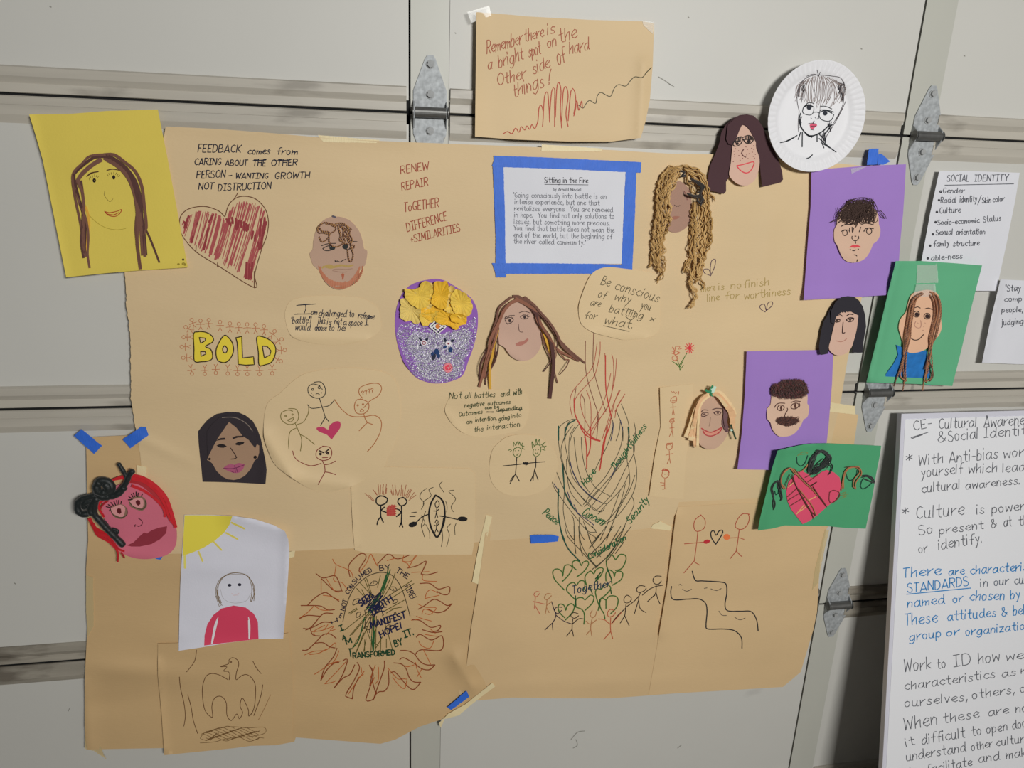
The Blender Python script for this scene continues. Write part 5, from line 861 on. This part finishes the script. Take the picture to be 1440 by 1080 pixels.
# long-haired face on green sheet
GRN_P = paper('green_sheet', 92, 164, 124)
s = Surf(13, [((1225,530),(1262,368),16,9), ((1225,535),(1340,541),18,7), ((1258,368),(1380,373),14,3)])
r = thing('portrait_sheet', at(1300, 455, .024), 'tilted green sheet with a long-haired smiling face in a blue shirt', 'portrait')
sheet('sheet', s, V('K', '262 12, 470 12, 720 28, 970 48, 925 220, 860 480, 800 740, 725 1038, 400 1020, 20 1008, 60 840, 130 560, 200 260'), GRN_P, r, closed_smooth=False)
s1_ = Surf(15.5); s2 = Surf(17)
blob('shirt', r, s1_, V('K','265 700, 300 715, 350 750, 440 760, 510 745, 525 830, 550 1000, 548 1035, 440 1015, 340 1005, 170 995, 180 940, 240 860, 280 780'), mat('blue_shirt_paint', C(28,108,178), .6, var=.22, vscale=(60,60,60)), sm=False, thick=.0006)
sheet('face', s2, V('K', '500 250, 560 255, 610 290, 630 380, 632 480, 638 560, 610 630, 575 660, 540 710, 480 750, 400 768, 355 755, 325 700, 300 620, 285 560, 300 490, 345 430, 365 350, 400 280'), paper('skin_warm', 212, 170, 140), r, closed_smooth=True, thick=.0012)
draw('features', r, s2, VS('K', '420 395, 440 388, 462 398; 502 405, 530 398, 562 412; 380 640, 410 660, 450 655, 490 615')+[cv('K',432,448,24,25), cv('K',518,465,26,24)], ink(52,36,34), 1.2)
for q in (cv('K',434,450,17,17), cv('K',520,466,18,17)): blob('pupil', r, s2, q[:-1], ink(56,40,40), lift=.0005)
draw('nose', r, s2, VS('K','465 500, 470 530, 462 560, 430 558, 415 535, 425 510; 480 580 490 582; 500 520 505 522; 440 520 445 522; 490 550 492 552'), ink(188,140,122), .9)
HB1 = mat('yarn_brown', C(104,68,52), .85, sheen=.3); HB2 = mat('yarn_light_brown', C(172,118,82), .85, sheen=.3)
for p in ('470 275, 400 320, 370 420, 350 560, 330 720, 320 860, 280 940, 245 1040', '480 270, 420 310, 390 420, 365 560, 345 700, 320 860, 330 980, 318 1075', '490 280, 430 330, 405 440, 385 560, 380 640, 350 760, 340 900, 345 1000', '450 280, 390 350, 365 470, 340 600, 330 760, 300 880, 265 990', '460 290, 410 370, 380 500, 370 620, 340 740, 305 900, 300 960, 345 1000', '440 290, 380 380, 355 520, 330 640, 325 780',
   '540 265, 600 300, 625 400, 600 520, 570 620, 550 760, 520 880, 500 960, 480 1075', '560 280, 590 340, 600 440, 570 560, 545 680, 525 800, 510 900, 515 1010', '540 290, 570 350, 580 450, 560 560, 540 660, 555 780, 560 900, 545 980, 500 1000', '570 270, 620 330, 632 440, 615 540, 590 640, 560 700, 540 820, 520 940', '580 300, 610 400, 590 520, 560 650, 520 820, 500 900', '550 690, 530 800, 560 900, 565 960, 540 1000'):
    twist('hair_yarn', r, s2, V('K', p), .0014, R.choice((HB1, HB1, HB2)), R.choice((HB1, HB2)), lift=lambda t: .001+.0025*abs(math.sin(4*t)), pitch=4.)
tape('K', '430 205, 585 198, 592 255, 578 300, 400 310, 420 250', 18.5, CLEAR, None, r, name='clear_tape'); tape('K', '440 20, 600 25, 610 190, 430 195', 15, CLEAR, None, r, name='clear_tape')

# blonde face
r = headroot(1000, 588, 'tan paper face with crinkled blond paper hair and a green bow')
s = Surf(9, [((975,625),(1010,632),24,5)])
sheet('face', s, V('L', '480 240, 550 280, 610 360, 640 450, 650 600, 685 720, 640 850, 570 940, 490 995, 400 1000, 320 965, 270 900, 255 800, 290 650, 290 480, 320 370, 400 280'), paper('skin_dun', 186, 154, 132), r, closed_smooth=True, thick=.0008)
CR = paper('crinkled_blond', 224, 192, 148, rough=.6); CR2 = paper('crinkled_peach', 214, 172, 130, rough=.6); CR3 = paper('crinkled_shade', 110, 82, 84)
for p, w0, w1, m, l in (('450 225, 350 260, 280 340, 240 430, 200 560, 160 700, 110 840', 3, 10, CR, 10), ('440 240, 360 290, 290 370, 250 480, 220 620, 190 760, 170 880', 5, 9, CR, 13), ('420 250, 340 310, 280 400, 270 520, 250 650, 230 800, 240 960', 5, 8, CR2, 12), ('400 240, 320 300, 260 400, 230 540, 200 700, 150 820', 4, 5, CR2, 16), ('290 400, 280 520, 265 660, 260 800, 255 980', 3, 4, CR, 14),
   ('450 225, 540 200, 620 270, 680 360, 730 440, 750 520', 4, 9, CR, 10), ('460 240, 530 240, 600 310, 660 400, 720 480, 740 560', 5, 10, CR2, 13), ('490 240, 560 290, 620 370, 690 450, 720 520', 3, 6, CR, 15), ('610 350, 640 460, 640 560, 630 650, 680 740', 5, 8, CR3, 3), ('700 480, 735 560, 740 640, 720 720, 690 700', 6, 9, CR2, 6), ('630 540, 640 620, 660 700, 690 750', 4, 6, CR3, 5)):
    strip('hair_strip', r, s, V('L', p), w0, m, lift=(lambda l: lambda t: .001+l*.0009*math.sin(math.pi*min(.85, .15+t*.8))+.0006*math.sin(t*30))(l), w1=w1)
BW = paper('bow_green', 52, 128, 88); BW2 = paper('bow_pale', 186, 214, 196)
for p, w0, m in (('460 215, 400 205, 365 180', 3.4, BW), ('450 230, 430 180, 465 120', 2.6, BW), ('460 220, 485 170, 500 130', 3.6, BW2), ('455 215, 440 250, 470 270', 2.2, BW), ('470 200, 450 160', 3, BW2), ('715 655, 740 740, 785 865', 2.4, paper('bow_dark', 50, 66, 50)), ('710 740, 745 720', 3, BW2)): strip('bow', r, s, V('L', p), w0, m, lift=.012)
draw('features', r, s, VS('L', '300 490, 340 455, 400 462; 455 455, 510 435, 590 440; 305 530, 330 495, 400 495, 400 520, 350 545, 310 540; 480 495, 520 475, 580 490, 560 520, 510 525, 480 495; 345 510 350 525; 530 490 535 508'), ink(84,56,54), 1.15)
for q in (cv('L',350,515,16,13), cv('L',535,498,16,14)): blob('pupil', r, s, q[:-1], ink(110,82,74), lift=.0005)
draw('nose', r, s, VS('L','435 560, 428 620, 415 680'), ink(164,132,112), .9)
draw('mouth', r, s, VS('L','310 710, 370 745, 440 765, 520 735, 590 700, 560 760, 500 800, 430 818, 360 795, 330 745'), ink(188,72,72), 1.6)
blob('lips', r, s, V('L','340 745, 440 775, 520 745, 570 715, 540 765, 480 798, 420 805, 365 785'), ink(206,138,118), lift=.0002)

# black-haired face with earrings
r = headroot(327, 630, 'brown paper face with black hair, pink lips and stud earrings')
s = Surf(3.2, [((372,675),(374,640),14,4)]); s2 = Surf(4.2); s3 = Surf(5)
BH = paper('hair_black', 52, 46, 50)
sheet('hair_back', s, V('O', '440 85, 590 90, 680 130, 770 200, 830 310, 870 420, 900 560, 930 700, 945 820, 930 998, 780 990, 560 978, 300 970, 135 968, 120 800, 100 640, 85 480, 78 330, 130 260, 200 180, 310 110'), BH, r, closed_smooth=False, thick=.0006)
sheet('face', s2, V('O', '468 210, 560 280, 640 370, 740 430, 800 480, 850 510, 850 600, 830 670, 790 700, 740 810, 670 890, 600 930, 530 945, 450 935, 380 900, 310 830, 260 740, 230 710, 190 690, 220 620, 270 520, 330 410, 390 320'), paper('skin_umber', 158, 128, 104), r, closed_smooth=False, thick=.0008)
sheet('fringe', s3, V('O', '468 208, 560 280, 640 385, 720 440, 800 545, 830 470, 800 330, 700 200, 600 140, 470 120, 350 150, 250 240, 190 330, 190 480, 200 660, 270 520, 330 410'), BH, r, closed_smooth=False, thick=.0005)
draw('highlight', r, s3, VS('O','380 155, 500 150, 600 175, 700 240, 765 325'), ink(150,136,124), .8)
for q in (V('O','310 510, 350 490, 390 488, 440 520, 400 538, 350 535'), V('O','540 490, 580 465, 665 465, 650 490, 600 508, 560 502')): blob('eye', r, s2, q, ink(44,36,36))
for q in (V('O','300 450, 360 415, 415 410, 425 435, 360 440'), V('O','510 412, 560 388, 650 385, 655 405, 580 408, 520 428')): blob('eyebrow', r, s3, q, ink(50,40,40), sm=False, lift=.0002)
draw('nose', r, s2, VS('O','488 540, 530 600, 565 660; 565 662, 530 678, 495 680'), ink(56,38,34), 1.2)
for q in (cv('O',222,680,17,15), cv('O',800,657,22,20)): blob('earring', r, s2, q[:-1], ink(34,26,28), lift=.0008, thick=.0006)
blob('lips', r, s2, V('O','398 795, 460 750, 510 745, 540 755, 580 730, 668 750, 650 800, 600 850, 540 858, 480 840'), ink(178,92,124))
draw('lip_lines', r, s2, VS('O','540 760 550 850; 560 790 575 845; 490 830, 530 850; 400 797, 520 800, 660 755'), ink(120,50,86), 1.0, lift=.0005)

# red-haired pink face
r = headroot(195, 725, 'pink paper face with red ribbon hair and looped black foam curls')
s = Surf(9, [((150,775),(230,785),26,5)])
sheet('face', s, V('B', '640 250, 740 290, 850 370, 940 470, 1000 580, 1060 680, 1070 790, 1050 880, 980 945, 880 975, 760 988, 640 970, 540 920, 460 830, 420 700, 370 560, 360 450, 420 350, 520 280'), paper('pink_card', 196, 104, 122), r, closed_smooth=True, thick=.0012)
RD = mat('red_ribbon', C(192,36,44), .4, var=.12, vscale=(80,80,80)); RD2 = mat('red_ribbon_dark', C(160,30,38), .45, var=.1, vscale=(80,80,80))
for p, w0, w1, m, l in (('560 210, 660 205, 760 230, 870 300, 960 400, 1010 520, 1040 620, 1060 690', 8, 5, RD, 5), ('600 240, 720 260, 840 350, 930 450, 980 560, 1040 640', 7, 4, RD2, 4), ('640 290, 760 340, 880 430, 950 520, 960 590', 4, 3, RD, 7), ('560 210, 480 230, 430 250', 6, 3, RD, 4), ('640 220, 760 250, 880 350, 960 480, 1000 600, 1065 680', 5, 3, RD, 8),
   ('410 420, 350 440, 330 500, 370 570, 380 590', 3.5, 3, RD, 5), ('420 430, 370 470, 340 520', 3, 2, RD2, 5), ('240 600, 280 680, 320 760, 390 800, 460 850, 510 920, 510 1015', 5, 2.4, RD, 5), ('250 620, 310 720, 400 790, 470 870, 540 920, 575 980', 4.5, 2.2, RD2, 3), ('300 700, 400 760, 480 850, 530 900, 575 915', 5, 2.2, RD, 7), ('270 650, 330 740, 420 780, 490 860', 5, 3, RD, 9)):
    strip('red_strip', r, s, V('B', p), w0, m, lift=(lambda l: lambda t: .001+.0008*l)(l), w1=w1)
BF = mat('black_foam_cord', C(22,30,30,1.0), .5, bump=.25, bscale=(500,500,500), sheen=.2)
for p, rad, l in (('515 75, 550 130, 590 200, 600 230', .0040, .006), ('660 140, 620 190, 590 260, 550 320, 500 370, 430 390, 380 370', .0054, .008), ('580 290, 520 360, 440 390, 350 390, 310 330, 320 260, 380 240, 440 270, 450 340, 390 380', .0070, .006), ('350 250, 310 290, 330 350, 400 350, 420 300, 370 270', .0072, .009),
   ('320 380, 230 400, 150 430, 125 490, 150 550, 210 560, 270 540, 290 470, 240 440, 190 460, 200 510', .0058, .006), ('310 390, 290 470, 290 560, 340 620, 400 690, 470 760, 520 810, 570 865', .0060, .008), ('270 500, 300 590, 380 640, 430 700, 490 730', .0042, .006), ('330 400, 280 450, 250 520, 280 570', .0062, .008), ('450 700, 510 720, 490 760', .0030, .008)): yarn('black_cord', r, s, V('B', p), rad, BF, lift=l, n=10, step=2)
for q, m, l in ((V('B','440 510, 480 480, 540 465, 585 490, 600 550, 570 600, 520 605, 470 580'), ink(142,110,92), .0003), (V('B','615 440, 660 400, 730 390, 780 430, 785 490, 740 530, 680 515, 630 490'), ink(142,110,92), .0003), (V('B','440 510, 480 490, 540 470, 580 500, 575 550, 555 590, 500 575, 460 550'), ink(204,142,142), .0006), (V('B','625 440, 670 415, 740 410, 755 450, 745 500, 700 500, 650 480'), ink(204,142,142), .0006),
   (V('B','500 520, 515 503, 540 510, 545 545, 530 560, 505 545'), ink(96,30,36), .0009), (V('B','680 440, 700 425, 722 435, 725 465, 705 482, 685 465'), ink(96,30,36), .0009)): blob('eye', r, s, q, m, lift=l)
draw('eyelashes', r, s, VS('B', '445 500 400 490; 450 490 420 470; 470 480 445 450; 490 475 475 440; 505 470 500 430; 520 465 520 430; 540 462 545 440; 640 410 615 395; 655 400 640 370; 670 395 660 360; 685 390 685 350; 700 395 705 360; 650 420 610 425; 735 390 745 370; 440 510 430 530'), ink(40,34,30), 1.5, lift=.0008)
draw('eye_outlines', r, s, VS('B','440 510, 460 560, 500 585, 560 590, 600 560, 595 500; 625 450, 660 490, 740 515, 775 480, 770 430'), ink(84,72,56), 1.2, lift=.0008)
draw('nose', r, s, VS('B','705 598, 740 625, 742 655, 710 678, 690 670; 680 660, 668 670, 675 680'), ink(92,40,50), 1.1)
blob('lips', r, s, V('B','600 858, 660 830, 720 770, 760 735, 790 745, 830 715, 900 690, 978 676, 970 740, 910 800, 830 845, 720 868, 640 868'), ink(150,54,68), sm=False, thick=.0004, lift=.0008)

# pink heart on green sheet
s = Surf(15, [((1066,745),(1094,634),18,13), ((1094,634),(1160,623),12,4)])
r = thing('collage_sheet', at(1155, 685, .026), 'crooked green sheet with a pink paper heart and yarn loops', 'collage')
sheet('sheet', s, V('N', '262 145, 400 110, 540 80, 640 68, 820 65, 1100 80, 1395 93, 1380 200, 1340 400, 1300 640, 1225 1000, 1000 992, 800 970, 600 970, 340 965, 200 1000, 45 1020, 70 880, 130 640, 200 340'), paper('green_sheet_deep', 74, 152, 108), r, closed_smooth=False)
s2 = Surf(16.8)
PKP = paper('pink_card_heart', 208, 78, 106)
sheet('heart', s2, V('N', '530 370, 590 400, 625 445, 680 430, 740 380, 800 358, 880 385, 940 440, 955 520, 940 600, 900 680, 800 760, 700 850, 600 920, 535 950, 480 880, 410 790, 370 700, 355 600, 380 490, 440 420, 480 380'), PKP, r, closed_smooth=False, thick=.0006)
draw('heart_marks', r, s2, VS('N', '390 755 560 650; 370 650 470 560; 375 690 520 600; 590 490 700 410; 600 540 690 490; 380 540 440 470; 560 440 640 400'), ink(120,60,58), 1.3)
draw('glue_marks', r, s2, VS('N', '375 545 430 500; 470 840 550 740; 480 820, 520 800, 600 740; 600 690 680 650; 540 370 590 300'), ink(214,164,110), 1.3)
BY = mat('yarn_charcoal', C(34,40,38), .9, sheen=.4); OY = mat('yarn_orange', C(166,110,70), .8, sheen=.3); DBY = mat('yarn_deep_brown', C(86,54,42), .8)
blk = [ '270 470, 210 510, 190 570, 215 660, 235 730, 215 795', '200 560, 220 640, 210 720, 220 790', '270 470, 260 540, 300 600, 310 660, 290 695', '280 480, 275 560, 290 640, 315 680', '190 590, 230 500, 280 480', '285 470, 295 570, 305 650, 295 695', '1170 425, 1240 415, 1300 445, 1320 500, 1270 480, 1200 450', '1180 440, 1250 430, 1310 480, 1320 500', '1190 420, 1260 425, 1310 460']
for p in blk: yarn('black_yarn', r, s, V('N', p), .0013, BY, lift=.0015, n=6)
for i in range(15):
    t = R.uniform(0, 1); a = [600+R.uniform(-10, 25), 400-R.uniform(0, 30), 640+R.uniform(-30, 30), 250+R.uniform(-30, 30), 740+R.uniform(-40, 30), 145+R.uniform(-10, 20), 820+R.uniform(-30, 20), 190+R.uniform(-10, 40), 790+R.uniform(-60, 40), 290+R.uniform(-30, 30), 690+R.uniform(-50, 40), 350+R.uniform(-30, 30), 640+R.uniform(-30, 30), 400+R.uniform(-20, 10)]
    yarn('black_yarn', r, s, V('N', a), .0010, BY, lift=R.uniform(.001, .004), n=5)
for p in ('830 270, 865 310, 850 370, 820 410', '800 340, 830 300, 850 340, 810 415', '760 230, 700 280, 660 330'): yarn('black_yarn', r, s, V('N', p), .0009, BY, lift=.002, n=5)
for p in ('350 560, 300 500, 310 420, 370 340, 420 345, 470 400, 500 450', '345 570, 310 540, 300 450, 340 380, 400 340, 440 390, 500 420', '430 340, 490 420, 560 500, 640 570, 700 640', '960 580, 975 470, 1000 370, 1060 325, 1150 325, 1180 400, 1130 470, 1110 520, 1120 570', '985 560, 985 450, 1030 350, 1120 330, 1160 380, 1100 460, 1090 540, 1110 560', '590 310, 540 360, 500 380', '500 570, 570 660, 640 750, 680 850'): yarn('orange_yarn', r, s2, V('N', p), .0013, OY, lift=.001, n=6)
for p in ('420 400, 460 520, 520 640, 600 780, 680 860', '415 430, 480 560, 560 700, 620 800, 660 900', '440 340, 540 460, 640 560, 720 660, 800 760', '650 540, 700 620, 760 700, 800 765', '290 500, 300 410, 350 350, 400 330', '1000 330, 1100 320, 1150 340', '620 540, 690 490', '400 400, 340 540'): yarn('brown_yarn', r, s2, V('N', p), .0009, DBY, lift=.0018, n=5)
draw('faces', r, s, VS('N', '470 220, 475 280, 515 315, 560 280, 590 200; 1010 400, 1030 460, 1070 470, 1120 420, 1130 360; 1170 540, 1190 565, 1240 545, 1290 500; 1165 540, 1180 480, 1200 450; 230 590, 240 630, 265 615, 270 560'), ink(30,70,56), 1.5, lift=.0006)
draw('faces', r, s, VS('N', '830 600, 825 690, 850 720, 900 690, 940 640, 930 600, 870 580, 835 600'), ink(120,52,56), 1.3, lift=.0024)
draw('faint_hair', r, s, VS('N', '480 200, 540 160, 590 170; 490 190 590 180; 960 620, 1010 600, 980 660, 1020 640, 960 670; 950 640 1030 620'), ink(122,142,86), 1.2)

# ================================================================== white hand-written sheets on the right
s = Surf(1.2); sh = sheet('handwritten_sheet', s, V('px', '1321 240, 1380 241, 1434 243, 1428 280, 1416 340, 1401 409, 1340 409, 1287 408, 1296 366, 1308 300'), WHITEP, label='white sheet headed social identity, half covered by the green portrait', cat='paper sheet')
PEN = ink(84,86,94)
draw('lettering', sh, s, texts('t30', [('SOCIAL','1008 1020 1130 1020',34),('IDENTITY','1160 1020 1352 1018',34),('Gender','984 1086 1105 1086',28)])+texts('t31', [('Racial','972 62 1060 58',30),('identity','1080 58 1175 54',32),('Skin','1205 62 1255 60',30),('color','1265 58 1332 50',28),('Culture','965 120 1085 115',30),('Socio-economic','955 186 1190 172',26),('Status','1212 170 1312 160',30),('Sexual','945 242 1040 238',28),('orientation','1060 240 1222 236',28),('family','932 308 1020 302',30),('structure','1042 306 1190 300',28),('able-ness','918 386 1095 372',28)], slant=.1, jit=.5)+VS('t31','1180 72 1200 18')+VS('t30','995 1042 1382 1034'), PEN, 1.0)
draw('bullets', sh, s, [cv('t30',972,1078,5)]+[cv('t31',x,y,4) for x, y in ((962,46),(950,113),(943,170),(928,238),(912,302),(899,373))], ink(60,60,66), 1.6)
s = Surf(1.2, [((1381,510),(1407,393),12,8)]); sh = sheet('handwritten_sheet', s, V('px', '1407 393, 1450 395, 1510 398, 1496 460, 1484 513, 1430 512, 1381 510, 1393 450'), WHITEP, label='white sheet at the right edge beginning with the word stay', cat='paper sheet')
draw('lettering', sh, s, texts('t31', [('"Stay','1335 558 1422 556',32),('comp','1330 616 1430 613',26),('people,','1315 678 1435 674',28),('judging','1312 750 1438 740',30)], slant=.1, jit=.5), PEN, 1.0)

# ================================================================== leaning whiteboard with paper
BX = 1.0579; Tp = Vector((BX, -.040, TOPZ-.5728)); Bp = Vector((BX, -.2026, TOPZ-1.3728)); dz = (Bp-Tp).normalized()
BOT = Tp+dz*((Tp.z-.012)/-dz.z); nrm = Vector((0, dz.z, -dz.y)).normalized()
if nrm.y > 0: nrm = -nrm
def bp(u, vv, h=0): return Vector((BX+u, 0, 0))+Vector((0, Tp.y, Tp.z))+dz*vv+nrm*h     # u right, vv down the board
LEN = (BOT-Tp).length
Bd = thing('whiteboard', bp(.45, LEN*.5, -.01), 'white board leaning on the door at the right, covered with handwriting', 'whiteboard')
def slab(name, u0, u1, v0, v1, h0, h1, m, par, **k):
    v = [bp(u, q, h) for u in (u0, u1) for q in (v0, v1) for h in (h0, h1)]
    return mk(name, v, [(0,1,3,2),(4,6,7,5),(0,4,5,1),(2,3,7,6),(0,2,6,4),(1,5,7,3)], m, par, **k)
slab('board', .0, .92, 0.0, LEN, -.014, -.002, mat('board_core', C(176,176,182), .6), Bd)
slab('board_face', .0, .92, .0, LEN, -.002, -.0004, mat('board_face', C(196,196,206), .35), Bd)
slab('writing_paper', .009, .90, .012, LEN-.02, -.0004, .0006, mat('board_paper', C(206,207,214,1.42), .55), Bd)
class BoardS:
    def P(s_, px, py, lift=0):
        v = ray(px, py); o = bp(0, 0, .0006+lift); return CAM+v*((o-CAM).dot(nrm)/v.dot(nrm))
sBd = BoardS()
G1 = ink(104,106,112); BL = ink(52,134,196)
draw('lettering', Bd, sBd, texts('t32', [('CE-','822 262 925 240',46),('Cultural','962 252 1175 240',52),('Awareness','1215 242 1500 225',56),('&','955 328 1002 324',50),('Social','1015 324 1185 305',56),('Identity','1215 303 1490 284',54),('*','778 452 818 446',48),('With','850 458 988 442',54),('Anti-bias','1020 444 1295 418',58),('work','1325 416 1480 402',50),('yourself','862 524 1098 502',54),('which','1128 504 1290 496',52),('leads','1320 498 1480 486',50),
 ('cultural','865 612 1082 590',50),('awareness.','1112 592 1420 562',42),('*','758 752 800 742',48),('Culture','835 757 1105 735',64),('is','1175 732 1218 728',48),('powerful','1260 726 1540 698',48),('So','850 852 930 840',52),('present','965 846 1215 812',44),('&','1258 812 1290 804',46),('at','1328 804 1372 797',50),('the','1410 797 1500 787',50),('or','850 952 900 940',44),('identify.','960 932 1208 892',54)], slant=.12, jit=.5)
 +texts('t33', [('Work','768 542 920 520',64),('to','952 522 1002 514',50),('ID','1045 512 1145 494',60),('how','1185 494 1305 476',56),('we','1340 478 1440 464',46),('characteristics','770 642 1280 572',46),('as','1316 572 1398 556',40),('r','1425 550 1460 546',40),('ourselves,','770 738 1125 700',46),('others,','1150 694 1390 658',46),('or','1420 655 1490 645',42),('When','768 868 955 832',66),('these','988 828 1190 796',50),('are','1240 788 1355 772',44),('not','1395 768 1490 756',44),
  ('it','778 960 830 944',46),('difficult','866 948 1110 908',54),('to','1148 902 1204 890',48),('open','1230 888 1350 866',46),('doors','1376 862 1500 842',46),('understand','780 1042 1115 986',50),('other','1146 984 1265 958',42),('cultures','1286 958 1500 926',44),('to','790 1122 850 1110',44),('facilitate','895 1112 1150 1066',46),('and','1186 1050 1305 1032',46),('make','1342 1030 1490 1004',46)], slant=.12, jit=.5)
 +VS('t32','805 302 900 272; 808 308 870 285'), G1, 1.15, lift=.0003)
draw('lettering', Bd, sBd, texts('t32', [('There','760 1090 975 1072',52),('are','1016 1076 1106 1070',40),('characteris','1138 1072 1460 1048',46)], slant=.12, jit=.5)+texts('t33', [('STANDARDS','785 94 1130 54',48),('named','785 178 995 155',48),('or','1042 152 1100 140',40),('chosen','1135 140 1332 132',50),('by','1366 130 1420 122',48),('These','772 280 955 258',60),('attitudes','1010 252 1285 226',48),('&','1316 228 1350 220',46),('beliefs','1380 222 1540 204',50),('group','796 366 975 342',44),('or','1006 340 1080 328',38),('organization','1112 336 1480 296',42)], slant=.12, jit=.5)+VS('t33','780 103 1140 68'), BL, 1.3, lift=.0003)
draw('lettering', Bd, sBd, texts('t33', [('in','1196 62 1240 56',44),('our','1272 54 1355 46',40),('culture','1386 48 1560 34',46)], slant=.12, jit=.5), ink(112,120,132), 1.3, lift=.0003)

# ================================================================== tapes
for v_, p, m, lb in (('t02','416 292, 458 254, 574 348, 530 394', BLUE, 'blue tape piece slanting at the top left corner of the lower left kraft sheet'), ('t02','690 312, 795 240, 820 242, 836 288, 734 362', BLUE, 'blue tape piece rising to the right beside the torn kraft edge'), ('t22','104 852, 130 848, 232 848, 264 858, 256 886, 200 892, 106 898', BLUE, 'short level blue tape piece left of the swirl drawing'),
  ('t13','1076 738, 1184 646, 1200 680, 1098 754', BLUE, 'small blue tape piece at the bottom seam of the kraft sheets'), ('t30','568 836, 622 836, 620 880, 612 925, 556 928, 562 880', BLUE, 'left one of two blue tape pieces at the top of the upper violet sheet'), ('t30','622 866, 640 866, 688 908, 650 926, 614 926', BLUE, 'right one of two blue tape pieces at the top of the upper violet sheet')):
    tape(v_, p, 6.2, m, lb)
tape('t02', '866 976, 900 966, 918 968, 902 988, 880 984', 6.2, BLUE, 'tip of blue tape peeking out under the pink face')
for v_, p, m, lb, ly in (('t13','1080 775, 1180 720, 1330 600, 1345 622, 1240 700, 1140 785, 1060 805, 1040 855, 1028 830', MASK, 'long masking tape slanting across the bottom seam of the kraft sheets', 3.5), ('px','684 724, 692 727, 680 775, 673 822, 664 818, 673 770', MASK, 'long upright masking tape strip between the two lower kraft sheets', 3.5),
  ('px','447 190, 534 197, 529 201, 455 200', MASK, 'masking tape on the top edge of the big kraft sheet left of the hinge', 3.5), ('px','762 203, 848 209, 845 213, 761 212', MASK, 'masking tape on the kraft edge below the bright spot sheet', 3.2), ('px','192 654, 206 657, 205 682, 193 680', MASK, 'small upright masking tape piece above the pink face', 3.5),
  ('px','1168 566, 1202 571, 1203 583, 1167 579', MASK, 'masking tape under the violet moustache sheet at the kraft edge', 3.2), ('px','918 738, 928 733, 945 741, 942 746, 915 743', MASK, 'small masking tape piece at the seam left of the stream drawing', 3.5), ('px','407 776, 415 774, 414 783, 407 785', MASK, 'tiny masking tape piece at the top right of the white sun sheet', 3.5),
  ('px','120 1022, 142 1050, 146 1062, 150 1068, 132 1056, 119 1053', MASKT, 'masking tape at the lower left corner of the kraft paper', 1.5), ('px','121 808, 131 812, 132 880, 124 895, 121 860', MASKT, 'upright masking tape on the left kraft edge beside the white sun sheet', 1.5), ('px','1150 820, 1158 780, 1166 745, 1160 745, 1146 800, 1142 830', MASKT, 'masking tape on the right kraft edge below the green collage', 2.2)):
    tape(v_, p, ly, m, lb)
for v_, p, lb, ly in (('px','657 17, 688 8, 691 22, 663 32', 'clear tape at the top left corner of the bright spot sheet', 4), ('px','903 29, 920 31, 918 48, 905 36', 'clear tape at the top right corner of the bright spot sheet', 4), ('t30','466 948, 560 934, 470 978', 'clear tape triangle at the top of the upper violet sheet', 8.4)):
    tape(v_, p, ly, CLEAR, lb)
